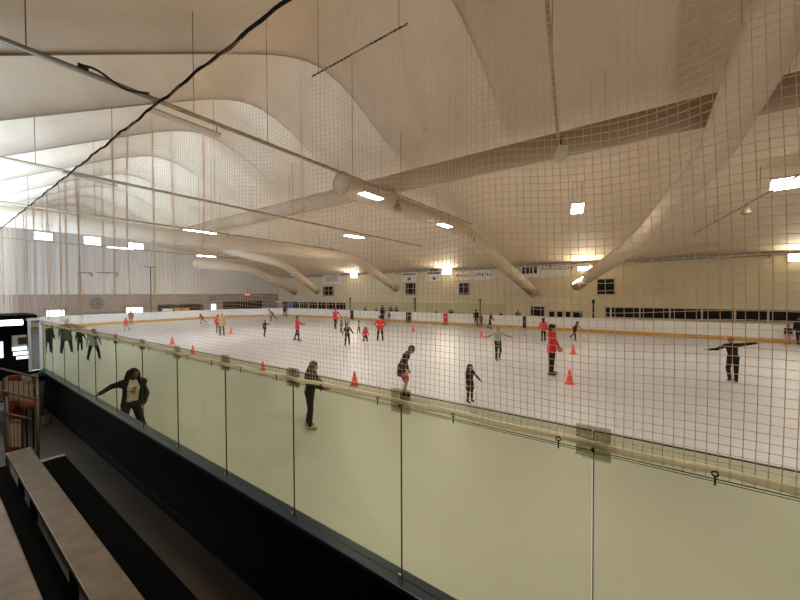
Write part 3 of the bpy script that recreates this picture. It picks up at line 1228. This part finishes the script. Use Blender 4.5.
# basketball-like frame bars on the siding
for lab, pa, pb in (('left dark bar mounted on the white siding', 78, 92), ('right dark bar mounted on the white siding', 98, 118)):
    a, b = on_y(pa, 272.5, WY - 0.12), on_y(pb, 273, WY - 0.12)
    bm = B()
    tube(bm, [a, b], 0.05, 6)
    tube(bm, [b, (b.x, b.y, b.z - 0.4)], 0.04, 6)
    tube(bm, [a, (a.x, WY, a.z)], 0.04, 6)
    o = obj('wall_bar', bm, M_rod)
    tag(o, lab, 'bar', 'dark bars on the siding')


# ------------------------------------------------------------------ cones
def cone(label, px, y):
    X, Y = ground(px, y)
    t = thing('traffic_cone', label, 'cone', (X, Y, 0), random.uniform(0, 1.5), 'orange cones on the ice')
    bm = B()
    box(bm, (0, 0, 0.0125), (0.29, 0.29, 0.025), 0.01)
    obj('base', bm, M_orange, t)
    bm = B()
    rings_to_bm(bm, [[(r_ * math.cos(q), r_ * math.sin(q), z_) for q in [2 * PI * i / 18 for i in range(18)]]
                     for r_, z_ in ((0.115, 0.025), (0.105, 0.05), (0.035, 0.42), (0.028, 0.45), (0.012, 0.455))])
    obj('body', bm, M_orange, t, True)


for lab, px, y in (('orange cone on the ice left of the bending man', 354, 385.5), ('orange cone right beside the tall coach in red', 570, 384),
                   ('orange cone behind the tall coach, nearer the far boards', 573.5, 354), ('orange cone seen just above the net hem, left of the girl in white skates', 262, 373.5),
                   ('orange cone above the glass edge, second from the left', 192, 354.5), ('leftmost orange cone on the ice', 171.5, 344.5),
                   ('orange cone right of the tan coated adult', 230.5, 333.5), ('orange cone by the far boards right of the capped coach', 413, 331.5),
                   ('orange cone by the far boards left of the skater with open arms', 481.5, 337)):
    cone(lab, px, y)

# ------------------------------------------------------------------ people
SKIN = mat('skin', (0.42, 0.22, 0.15), 0.6)
SKIN2 = mat('skin_deep', (0.16, 0.075, 0.05), 0.6)
CL = {'black': mat('black_cloth', (0.005, 0.005, 0.0055), 0.85), 'red': mat('red_jacket', (0.62, 0.018, 0.025), 0.8), 'white': mat('white_cloth', (0.62, 0.58, 0.48), 0.85),
      'denim': mat('dark_denim', (0.016, 0.018, 0.022), 0.85, 0, 0.3, 20), 'tan': mat('tan_cloth', (0.42, 0.27, 0.13), 0.85), 'olive': mat('olive_cloth', (0.05, 0.05, 0.03), 0.85),
      'green': mat('green_cloth', (0.10, 0.20, 0.12), 0.85), 'sage': mat('sage_cloth', (0.34, 0.36, 0.27), 0.85), 'grey': mat('grey_cloth', (0.28, 0.26, 0.22), 0.85),
      'charcoal': mat('charcoal_cloth', (0.016, 0.016, 0.018), 0.85), 'brown': mat('brown_cloth', (0.12, 0.06, 0.035), 0.85), 'boot_white': mat('white_boot', (0.60, 0.52, 0.40), 0.6),
      'boot_black': mat('black_boot', (0.012, 0.012, 0.012), 0.5), 'yellow': mat('lime_boot', (0.55, 0.55, 0.10), 0.6), 'brick': mat('brick_cloth', (0.33, 0.05, 0.04), 0.85),
      'pink': mat('pink_cloth', (0.55, 0.25, 0.22), 0.85)}
HAIR = {'dark': mat('dark_hair', (0.012, 0.008, 0.006), 0.7), 'brown': mat('brown_hair', (0.035, 0.02, 0.012), 0.7), 'blond': mat('fair_hair', (0.40, 0.22, 0.09), 0.7),
        'red': mat('ginger_hair', (0.40, 0.07, 0.03), 0.7)}


def remesh(o, vox, sm=4):
    m = o.modifiers.new('merge', 'REMESH')
    m.mode = 'VOXEL'
    m.voxel_size = vox
    m.use_smooth_shade = True
    s = o.modifiers.new('soften', 'SMOOTH')
    s.factor = 0.5
    s.iterations = sm
    return o


def person(label, xy, top, face, arms=((5, 8, 15, 6), (5, 8, 15, 6)), legs=((3, 4, -3, 2), (-3, 4, -8, 2)), lean=0, side=0, turn=0, headdown=0,
           jacket='black', trousers='black', shirt=None, coat=0.0, hair='dark', style='short', hat=None, boots='boot_black', hs=1.0, skin=SKIN,
           fine=False, base=0.0, shorts=False, open_jacket=False, skates=True, sleeves=True, reach=None, kneel=False, strap=None):
    """arms / legs: (own right, own left) of (forward, outward) angles for the upper and the lower segment."""
    x, y = xy
    tcam = Vector((-x, -y)).normalized()
    fwd = -tcam
    right = Vector((fwd.y, -fwd.x))
    d = tcam * math.cos(R(face)) + right * math.sin(R(face))
    rz = math.atan2(d.y, d.x) - PI / 2
    J = {}
    Rl = Matrix.Rotation(R(-lean), 4, 'X') @ Matrix.Rotation(R(side), 4, 'Y')
    pel = Vector((0, 0, 0))

    def tv(v):
        return Rl @ Vector(v)

    J['waist'] = tv((0, 0.0, 0.09))
    J['chest'] = tv((0, 0.005, 0.20))
    J['neck'] = tv((0, 0, 0.295))
    hd = Rl @ Matrix.Rotation(R(-headdown), 4, 'X') @ Matrix.Rotation(R(turn), 4, 'Z')
    J['head'] = J['neck'] + hd @ Vector((0, 0.012, 0.095 * (0.6 + 0.4 * hs)))
    segs = {}
    for i, sgn in ((0, 1), (1, -1)):
        sh = tv((sgn * 0.105, 0, 0.268))

        def dirv(f, o):
            f, o = R(f), R(o)
            return Vector((sgn * math.sin(o), math.sin(f) * math.cos(o), -math.cos(f) * math.cos(o)))

        a = arms[i]
        el = sh + (Rl @ dirv(a[0], a[1]) if lean < 60 else dirv(a[0], a[1])) * 0.168
        wr = el + dirv(a[2], a[3]) * 0.145
        hdv = dirv(a[2] + 8, a[3])
        hip = Vector((sgn * 0.052, 0, -0.02))
        g = legs[i]
        kn = hip + dirv(g[0], g[1]) * 0.245
        an = kn + dirv(g[2], g[3]) * 0.235
        segs[sgn] = dict(sh=sh, el=el, wr=wr, hv=hdv, hip=hip, kn=kn, an=an, shin=dirv(g[2], g[3]), foot_f=g[2])
    if reach:
        s = segs[1 if reach[0] == 0 else -1]
        Sa = top / 1.03
        q = Matrix.Rotation(-rz, 3, 'Z') @ (Vector(reach[1]) - Vector((x, y, base)))
        q = q / Sa + Vector((0, 0, -0.52))
        dv = q - s['sh']
        L_ = min(dv.length, 0.308)
        dv.normalize()
        q = s['sh'] + dv * L_
        t_ = (0.168 ** 2 - 0.145 ** 2 + L_ ** 2) / (2 * L_)
        hh_ = math.sqrt(max(0, 0.168 ** 2 - t_ ** 2))
        ax = Vector((0, -1, 0.0)) - dv * Vector((0, -1, 0.0)).dot(dv)
        s['el'] = s['sh'] + dv * t_ + ax.normalized() * hh_
        s['wr'] = q
        s['hv'] = (q - s['el']).normalized()
    # feet
    for sgn, s in segs.items():
        pitch = s['foot_f'] if abs(s['foot_f']) > 25 else 0
        s['ft'] = Vector((0, math.cos(R(pitch * 0.7)), math.sin(R(pitch * 0.7))))
        s['heel'] = s['an'] + Vector((0, 0, -0.022)) - s['ft'] * 0.022
        s['toe'] = s['heel'] + s['ft'] * 0.115
    lowest = min(min(s['toe'].z, s['heel'].z) for s in segs.values()) - 0.022 - (0.025 if skates else 0)
    if kneel:
        lowest = min([lowest] + [s['kn'].z - 0.04 for s in segs.values()])
    hr = 0.058 * hs
    topz = J['head'].z + hr * 1.25 + (0.01 if style != 'none' else 0)
    S = top / (topz - lowest)
    off = Vector((0, 0, -lowest))

    def W(v):
        return (Vector(v) + off) * S

    t = thing('person', label, 'person', (x, y, base), rz)
    vox = 0.009 if fine else 0.012
    cv = 0.014 if fine else 0.02

    def cap(bm, p, q, r1, r2):
        capsule(bm, W(p), W(q), r1 * S, r2 * S)

    def torso(bm, e=0.0, shift=(0, 0, 0)):
        sh_ = Vector(shift)
        w, c, n = J['waist'] + sh_, J['chest'] + sh_, J['neck'] + sh_
        for sx in (-0.035, 0.035):
            o = tv((sx, 0, 0))
            cap(bm, pel + o + sh_, w + o * 0.8, 0.060 + e, 0.052 + e)
            cap(bm, w + o * 0.8, c + o * 1.1, 0.052 + e, 0.062 + e)
        cap(bm, segs[1]['sh'] + sh_, segs[-1]['sh'] + sh_, 0.040 + e, 0.040 + e)
        cap(bm, c, n + tv((0, 0, -0.01)), 0.06 + e, 0.036 + e)

    # body: one continuous surface
    bm = B()
    torso(bm)
    cap(bm, J['neck'] + tv((0, 0, -0.02)), J['head'] + hd @ Vector((0, -0.008, -0.03)), 0.030, 0.030)
    hc = J['head']
    rot = hd.to_3x3().to_4x4()
    ellipsoid(bm, W(hc), Vector((0.052, 0.062, 0.070)) * hs * S, rot=rot)
    cap(bm, hc + hd @ Vector((0, 0.025, -0.035)) * hs, hc + hd @ Vector((0, 0.033, -0.052)) * hs, 0.030 * hs, 0.020 * hs)
    cap(bm, hc + hd @ Vector((0, 0.058, 0.008)) * hs, hc + hd @ Vector((0, 0.066, -0.016)) * hs, 0.008 * hs, 0.011 * hs)
    for sx in (-1, 1):
        cap(bm, hc + hd @ Vector((sx * 0.053, -0.005, 0.008)) * hs, hc + hd @ Vector((sx * 0.052, -0.002, -0.014)) * hs, 0.011 * hs, 0.008 * hs)
    for sgn, s in segs.items():
        cap(bm, s['sh'], s['el'], 0.032, 0.025)
        cap(bm, s['el'], s['wr'], 0.026, 0.018)
        # hand
        hv = s['hv'].normalized()
        side_ = hv.cross(Vector((0, 1, 0)))
        if side_.length < 0.2:
            side_ = hv.cross(Vector((0, 0, 1)))
        side_.normalize()                       # across the palm (thumb side sign below)
        nrm = side_.cross(hv).normalized()
        wide = nrm                              # palm faces the thigh: fingers spread front to back
        pn = side_
        kc = s['wr'] + hv * 0.048
        for u in (-0.5, 0.5):
            cap(bm, s['wr'] + wide * 0.010 * u, kc + wide * 0.026 * u, 0.014, 0.013)
        for fi, (u, L) in enumerate(((-1.0, 0.036), (-0.33, 0.044), (0.33, 0.047), (1.0, 0.041))):
            b0 = kc + wide * 0.021 * u
            m1 = b0 + (hv * 0.97 + pn * -0.2 * sgn + wide * 0.12 * u).normalized() * L * 0.55
            m2 = m1 + (hv * 0.85 + pn * -0.5 * sgn).normalized() * L * 0.5
            cap(bm, b0, m1, 0.0068, 0.0062)
            cap(bm, m1, m2, 0.0062, 0.0055)
        tb = s['wr'] + hv * 0.018 + wide * 0.016
        tm = tb + (hv * 0.7 + wide * 0.75).normalized() * 0.026
        cap(bm, tb, tm, 0.009, 0.0075)
        cap(bm, tm, tm + (hv * 0.95 + wide * 0.3).normalized() * 0.022, 0.0072, 0.006)
        cap(bm, s['hip'], s['kn'], 0.056, 0.038)
        cap(bm, s['kn'], s['an'], 0.038, 0.024)
        cap(bm, s['an'] + Vector((0, -0.0, -0.01)), s['toe'], 0.024, 0.018)
    body = remesh(obj('body', bm, skin, t), vox)
    # face details
    bm = B()
    for sx in (-1, 1):
        ellipsoid(bm, W(hc + hd @ Vector((sx * 0.021, 0.0575, 0.010)) * hs), Vector((0.008, 0.005, 0.005)) * hs * S, rot=rot)
    obj('eyes', bm, M_black, t, True)
    bm = B()
    ellipsoid(bm, W(hc + hd @ Vector((0, 0.060, -0.034)) * hs), Vector((0.016, 0.004, 0.0045)) * hs * S, rot=rot)
    obj('mouth', bm, mat('lips', (0.25, 0.06, 0.05), 0.5), t, True)
    # hair
    if style != 'none':
        bm = B()
        ellipsoid(bm, W(hc + hd @ Vector((0, -0.010, 0.016)) * hs), Vector((0.060, 0.066, 0.068)) * hs * S, rot=rot)
        if style in ('long', 'pony'):
            if style == 'long':
                for sx in (-0.045, -0.02, 0.02, 0.045):
                    a0 = hc + hd @ Vector((sx, -0.03, 0.02)) * hs
                    a1 = J['neck'] + Rl @ Vector((sx * 1.5, -0.042, -0.02))
                    a2 = J['chest'] + Rl @ Vector((sx * 1.6, -0.062, 0.0))
                    cap(bm, a0, a1, 0.034, 0.032)
                    cap(bm, a1, a2, 0.032, 0.02)
                for sx in (-1, 1):
                    cap(bm, hc + hd @ Vector((sx * 0.052, 0.008, 0.01)) * hs, J['neck'] + Rl @ Vector((sx * 0.075, 0.012, -0.045)), 0.022, 0.028)
            else:
                cap(bm, hc + hd @ Vector((0, -0.06, 0.03)) * hs, hc + hd @ Vector((0, -0.095, -0.07)) * hs, 0.022, 0.012)
        # keep the face clear
        o = remesh(obj('hair', bm, HAIR[hair], t), cv * 0.8)
    if hat:
        bm = B()
        ellipsoid(bm, W(hc + hd @ Vector((0, -0.006, 0.030)) * hs), Vector((0.067, 0.072, 0.062)) * hs * S, rot=rot)
        if hat[1] == 'cap':
            cap(bm, hc + hd @ Vector((-0.02, 0.05, 0.032)) * hs, hc + hd @ Vector((0.02, 0.085, 0.026)) * hs, 0.022, 0.022)
        if hat[1] == 'hood':
            cap(bm, hc + hd @ Vector((0, -0.03, -0.02)), J['neck'] + Rl @ Vector((0, -0.03, -0.01)), 0.062, 0.05)
        remesh(obj({'cap': 'cap', 'hood': 'hood', 'helmet': 'helmet'}[hat[1]], bm, CL[hat[0]], t), cv * 0.8)
    # clothing
    if shirt:
        bm = B()
        torso(bm, 0.008)
        remesh(obj('shirt', bm, CL[shirt], t), cv)
    if jacket:
        bm = B()
        if open_jacket:
            torso(bm, 0.008, Rl @ Vector((0, -0.028, 0)))
            for sx in (-1, 1):
                cap(bm, segs[sx]['sh'] + tv((-sx * 0.035, -0.004, 0.008)), segs[sx]['sh'], 0.050, 0.062)
                cap(bm, segs[sx]['sh'] + Rl @ Vector((-sx * 0.025, 0.03, 0.005)), J['waist'] + Rl @ Vector((sx * 0.088, 0.035, 0)), 0.034, 0.030)
                cap(bm, J['waist'] + Rl @ Vector((sx * 0.088, 0.035, 0)), pel + Rl @ Vector((sx * 0.098, 0.03, -0.01)), 0.030, 0.030)
        else:
            torso(bm, 0.014)
        for sgn, s in segs.items():
            cap(bm, s['sh'] + (tv((-sgn * 0.02, -0.004, 0.006)) if open_jacket else Vector()), s['el'], 0.056 if open_jacket else 0.045, 0.038)
            if sleeves:
                cap(bm, s['el'], s['wr'] + (s['el'] - s['wr']) * 0.06, 0.038, 0.028)
        if coat:
            for q in (-0.04, 0.0, 0.04):
                cap(bm, pel + tv((q, 0, 0.03)), pel + Vector((q * 1.5, 0, -coat)), 0.074, 0.078)
        remesh(obj('dress' if coat > 0.12 else 'jacket', bm, CL[jacket], t), cv)
    if trousers:
        bm = B()
        cap(bm, Vector((-0.04, 0, 0.0)), Vector((0.04, 0, 0.0)), 0.074, 0.074)
        for sgn, s in segs.items():
            if shorts:
                cap(bm, s['hip'], s['hip'].lerp(s['kn'], 0.85), 0.068, 0.058)
            else:
                cap(bm, s['hip'], s['kn'], 0.066, 0.048)
                cap(bm, s['kn'], s['kn'].lerp(s['an'], 0.97), 0.048, 0.038)
        remesh(obj('shorts' if shorts else 'trousers', bm, CL[trousers], t), cv)
    if strap:
        bm = B()
        for (u, z, w_, h_) in ((0.0, 0.215, 0.030, 0.006), (-0.012, 0.19, 0.026, 0.006), (0.014, 0.168, 0.034, 0.007), (-0.006, 0.145, 0.024, 0.005)):
            ellipsoid(bm, W(tv((u, 0.069, z))), Vector((w_, 0.010, h_)) * S)
        obj('print', bm, CL[strap], t, True)
    if skates:
        for sgn, s in segs.items():
            bm = B()
            cap(bm, s['an'] + (s['kn'] - s['an']) * 0.16, s['heel'], 0.032, 0.030)
            cap(bm, s['heel'], s['toe'], 0.029, 0.024)
            k = remesh(obj('skate', bm, CL[boots], t), cv * 0.8)
            bm = B()
            dn = s['ft'].cross(Vector((1, 0, 0))).normalized()
            if dn.z > 0:
                dn = -dn
            a, b = s['heel'] - s['ft'] * 0.022, s['toe'] + s['ft'] * 0.015
            pa, pb, pc, pd = W(a + dn * 0.022), W(b + dn * 0.022), W(b + dn * 0.0465), W(a + dn * 0.0465)
            hx = Vector((0.0022 * S, 0, 0))
            rings_to_bm(bm, [[pa - hx, pb - hx, pc - hx, pd - hx], [pa + hx, pb + hx, pc + hx, pd + hx]])
            bmesh.ops.recalc_face_normals(bm, faces=bm.faces)
            obj('blade', bm, M_steel, k)
    return t


def at(px, y):
    return ground(px, y)


def clampx(p, mx=28.7):
    return (min(p[0], mx), p[1])


WALK = ((14, 4, 4, 3), (-12, 4, -22, 2))
SKL = ((22, 4, -8, 2), (-30, 6, -55, 6))
DOWN = ((6, 10, 14, 8), (6, 10, 14, 8))
STAND = ((2, 4, -2, 3), (-2, 4, -4, 3))
# --- near figures
person('girl with long dark hair, white shirt and black jacket leaning a hand on the board', (2.42, 8.25), 1.53, 15, reach=(0, (1.98, 8.42, 1.03)),
       arms=((12, 58, 18, 48), (20, 16, 55, -22)), legs=((4, 12, 2, 8), (2, 12, -4, 20)), side=-4, turn=10, headdown=6, shirt='white', open_jacket=True, strap='brick',
       trousers='denim', hair='dark', style='long', skin=SKIN2, fine=True, boots='boot_black')
person('girl with long brown hair in black tights and white skates near the glass', at(309, 429), 1.50, 70,
       arms=((35, 8, 70, -6), (32, 10, 60, -4)), legs=((8, 3, -3, 2), (-4, 3, -12, 2)), lean=4, headdown=14, jacket='black', trousers='black',
       hair='brown', style='long', boots='boot_white', fine=True)
person('man in dark jacket and red shorts bending forward on the ice', at(401, 397), 1.50, 75,
       arms=((6, 5, 14, 3), (6, 5, 14, 3)), legs=((26, 3, -10, 2), (22, 4, -14, 3)), lean=24, headdown=18, jacket='charcoal', trousers='brick', shorts=True,
       hair='dark', coat=0.09, fine=True)
person('small child in a dark dress with one arm held out low', at(470, 403), 1.06, 40,
       arms=((8, 10, 12, 8), (20, 36, 26, 34)), legs=STAND, jacket='black', coat=0.16, trousers='black', hair='brown', style='long', hs=1.35, fine=True)
person('tall coach in a long red jacket and dark cap beside an orange cone', at(552, 375.5), 1.86, 70,
       arms=((12, 6, 42, -6), (10, 8, 34, -4)), legs=STAND, jacket='red', coat=0.05, hair='dark', hat=('black', 'hood'), fine=True)
person('skater all in black spinning with arms stretched at the right', at(734, 383), 1.52, 200,
       arms=((-4, 96, -8, 100), (15, 62, 30, 80)), legs=((3, 2, 2, 1), (12, 3, -26, 2)), side=-6, headdown=8, hair='red', style='short', fine=True)
person('skater in a sage top with both arms spread wide', at(498, 361), 1.52, 20,
       arms=((5, 62, 5, 74), (5, 62, 5, 74)), legs=((10, 2, 2, 1), (6, 3, -26, 2)), jacket='sage', trousers='charcoal', hair='red', style='pony')
# --- middle distance
person('child in black gliding on one leg by the far boards', clampx(at(575, 341)), 1.22, 60,
       arms=((10, 55, 15, 60), (10, 60, 20, 60)), legs=((16, 4, 0, 2), (-32, 8, -52, 8)), lean=18, hs=1.2)
person('adult in black and red jacket skating away behind the tall coach', clampx(at(543.5, 342)), 1.45, 190,
       arms=((10, 16, 25, 10), (10, 16, 25, 10)), legs=WALK, jacket='red', hat=('black', 'hood'), coat=0.03)
person('person in black standing straight below the third black post', clampx(at(480, 326)), 1.55, 180, legs=STAND)
person('dark clad child beside the boards, middle of three', clampx(at(486, 326)), 1.15, 30, legs=STAND, jacket='charcoal', hs=1.2)
person('dark clad person leaning at the boards, right of three', clampx(at(490, 329)), 1.38, 80, arms=((30, 10, 50, 5), (30, 10, 50, 5)), legs=WALK, lean=12)
person('coach in a red jacket and black cap, standing with hands on hips', at(380, 341.5), 1.62, 185,
       arms=((-18, 34, 20, -28), (-18, 34, 20, -28)), legs=((3, 8, -2, 5), (-2, 8, -4, 5)), jacket='red', hat=('black', 'cap'), coat=0.03)
person('child in a red jacket kneeling on the ice', at(365, 343), 0.98, 10, arms=((12, 20, 30, -10), (12, 20, 30, -10)),
       legs=((35, 10, -95, 4), (30, 10, -95, 4)), jacket='red', lean=10, style='long', hs=1.2, kneel=True, boots='boot_white')
person('child in black striding with arms apart in front of the group', at(347, 346.5), 1.3, 15,
       arms=((12, 26, 18, 24), (-8, 38, 0, 36)), legs=((10, 9, 2, 6), (-8, 9, -14, 6)), boots='boot_white', hs=1.12)
person('small child in a tan top among the group at the far side', at(358.5, 334), 1.0, 100, jacket='tan', trousers='charcoal', legs=WALK, hs=1.25, boots='boot_white')
person('child in a green top next to the adult in red', at(341, 333), 1.2, 60, jacket='green', trousers='charcoal', legs=WALK, hs=1.15)
person('child in grey partly behind the striding child', at(346.2, 331), 1.22, 20, jacket='grey', trousers='charcoal', legs=STAND, hs=1.15)
person('adult in a red jacket and dark scarf with hand reaching to a child', at(335.5, 329), 1.75, 30, jacket='red', trousers='charcoal',
       arms=((6, 10, 16, 8), (30, 30, 35, 24)), legs=WALK, hair='brown', coat=0.03)
person('coach in a red jacket pointing to the right', at(297, 341), 1.62, 75, jacket='red', arms=((50, 6, 84, 2), (20, 8, 70, -6)), legs=WALK, coat=0.03)
person('child in a red helmet stepping with one arm out', at(264.5, 337), 1.18, 50, jacket='black', arms=((6, 24, 12, 20), (30, 62, 30, 74)),
       legs=((14, 6, 2, 4), (-16, 6, -30, 4)), hat=('red', 'helmet'), boots='yellow', hs=1.2)
person('skater in a red top crouching forward near the far corner', at(272, 321), 1.35, 285, jacket='red', lean=34, arms=((30, 20, 50, 10), (-30, 30, -40, 30)),
       legs=SKL, hair='dark')
person('person in black standing against the far corner boards', at(284.5, 316.6), 1.6, 0, legs=STAND)
person('adult in a tan coat standing on the left half of the ice', at(221.5, 335.5), 1.62, 160, jacket='tan', trousers='brown', coat=0.1, hair='blond', legs=STAND)
person('person in red just left of the tan coated adult', at(217.5, 333), 1.45, 200, jacket='red', trousers='brown', legs=STAND)
person('small dark child leaning near the end boards', at(202, 324), 1.05, 300, lean=25, legs=SKL, hs=1.2, arms=((40, 20, 50, 20), (-20, 30, -30, 30)))
person('child in red with legs apart near the left end', at(125.5, 331), 1.08, 330, jacket='red', trousers='grey', coat=0.05, legs=((8, 8, 4, 6), (-4, 20, -8, 26)), hs=1.2)
person('person in brown standing at the left end boards', at(130.5, 324.5), 1.4, 0, jacket='brown', trousers='brick', legs=STAND, hair='brown')
# --- group behind the glass at left
person('person in black behind the white end post', at(47, 353.5), 1.5, 20, legs=STAND, arms=((10, 18, 20, 12), DOWN[1]), coat=0.1)
person('tall person with fair hair in a dark olive jacket stretching out one arm', at(65.5, 353.5), 1.78, 10, jacket='olive', hair='blond',
       arms=((6, 12, 14, 8), (20, 66, 24, 82)), legs=((2, 9, -2, 6), (-2, 9, -4, 6)), coat=0.12)
person('child in charcoal beside the fair haired adult', at(79, 351), 1.15, 20, jacket='charcoal', legs=STAND, hs=1.2, arms=((10, 16, 14, 10), (10, 22, 14, 14)))
person('child in a greyish tan top bending towards the glass', at(92.5, 360), 1.42, 12, jacket='grey', trousers='black', lean=6, coat=0.04,
       arms=((6, 16, 10, 10), (6, 16, 10, 10)), legs=((8, 14, -6, 9), (8, 14, -6, 9)), hair='brown', hat=('black', 'helmet'))
# --- by the far boards
XB = X1 + 1.0


def behind(px):
    a = on_x(px, 310, XB)
    return (a.x, a.y)


person('person in black standing in the gap of the far boards', clampx(on_x(382.5, 318, 28.8)[:2], 28.8), 1.72, 180, legs=STAND, base=0.0)
person('child in black and white before the far boards, left of the gap in the boards', clampx(at(394.5, 321.5), 28.5), 1.08, 10, jacket='black', trousers='grey', legs=STAND, hs=1.2)
person('spectator seen from the chest up behind the far boards, left of a pair', behind(390.5), 1.62, 0, legs=STAND, jacket='charcoal', skates=False)
person('spectator seen from the chest up behind the far boards, right of a pair', behind(396.5), 1.62, 10, legs=STAND, jacket='charcoal', skates=False)
person('spectator leaning low over the far boards beside the first black post', behind(365), 1.45, 0, lean=20, legs=STAND, skates=False)
person('short spectator low behind the far boards between the first two posts', behind(376), 1.38, 0, legs=STAND, jacket='charcoal', skates=False)
person('spectator behind the far boards left of the low double window', behind(518), 1.5, 0, legs=STAND, jacket='charcoal', skates=False)
person('child in black and pink by the far boards at the right edge', clampx(at(784.5, 343), 28.6), 1.12, 15, trousers='pink', legs=STAND, hs=1.2)
person('adult in black by the far boards, cut by the right picture edge', clampx(at(795.5, 343.5), 28.6), 1.62, 200, legs=WALK)
# bags on the far boards
for lab, px, w in (('small black bag on the far boards left of the red panel', 436.5, 0.25), ('black bag on the far boards right of the red panel', 451, 0.5), ('black bag on the far boards right of the three dark figures', 501, 0.3)):
    a = on_x(px, 310, X1 + 0.07)
    bm = B()
    ellipsoid(bm, (0, 0, w * 0.33), (0.09, w * 0.6, w * 0.34))
    tube(bm, [(0, w * 0.3 * math.cos(q), w * 0.55 + w * 0.3 * math.sin(q)) for q in [PI * i / 8 for i in range(9)]], 0.012, 6)
    o = obj('sports_bag', bm, M_black, None, True)
    o.location = (X1 + 0.02, a.y, 1.06)
    tag(o, lab, 'bag', 'black bags on the far boards')

# ------------------------------------------------------------------ light
W_ = bpy.data.worlds.new('World')
SC.world = W_
W_.use_nodes = True
bg = W_.node_tree.nodes['Background']
bg.inputs[0].default_value = (1.0, 0.86, 0.66, 1)
bg.inputs[1].default_value = 0.12


WARM = (1.0, 0.90, 0.74)
# extra unseen lights added just outside the picture for even lighting
for x, y in ((4.2, 1.0), (3.4, 3.2), (8, -6), (19, -9), (26, -13), (10, -14)):
    area('lamp_light', (x, y, 7.05), (x, y, 0), 1.1, 190, (1.0, 0.915, 0.755), 0.4)
# unseen cool lights added on the near side to brighten the membrane
for i, (x, y, e) in enumerate(((-2.5, 10, 420), (-1.5, 16, 850), (-0.4, 21, 1100), (0.8, 27, 1050), (2.2, 32, 450))):
    area('membrane_fill_%d' % i, (x, y, 4.0), (x + 3.5, y + 8, 9.5), 0.8, e, (0.55, 0.74, 1.0))

# ------------------------------------------------------------------ camera
cam = bpy.data.cameras.new('Camera')
cam.sensor_fit = 'HORIZONTAL'
cam.sensor_width = 36
cam.lens = 36 * F / 800
cam.clip_start = 0.05
cam.clip_end = 200
co = bpy.data.objects.new('Camera', cam)
COL.objects.link(co)
p = math.atan(6.5 / F)
f = Vector((CA * math.cos(p), SA * math.cos(p), -math.sin(p))).normalized()
r = Vector((SA, -CA, 0)).normalized()
u = r.cross(f).normalized()
ro = 0.0041
r2 = r * math.cos(ro) - u * math.sin(ro)
u2 = u * math.cos(ro) + r * math.sin(ro)
mw = Matrix((r2, u2, -f)).transposed().to_4x4()
mw.translation = (0, 0, EYE)
co.matrix_world = mw
SC.camera = co

SC.view_settings.view_transform = 'Standard'
SC.view_settings.look = 'None'
SC.view_settings.exposure = 0.04
SC.view_settings.gamma = 1.0
SC.view_settings.use_curve_mapping = False
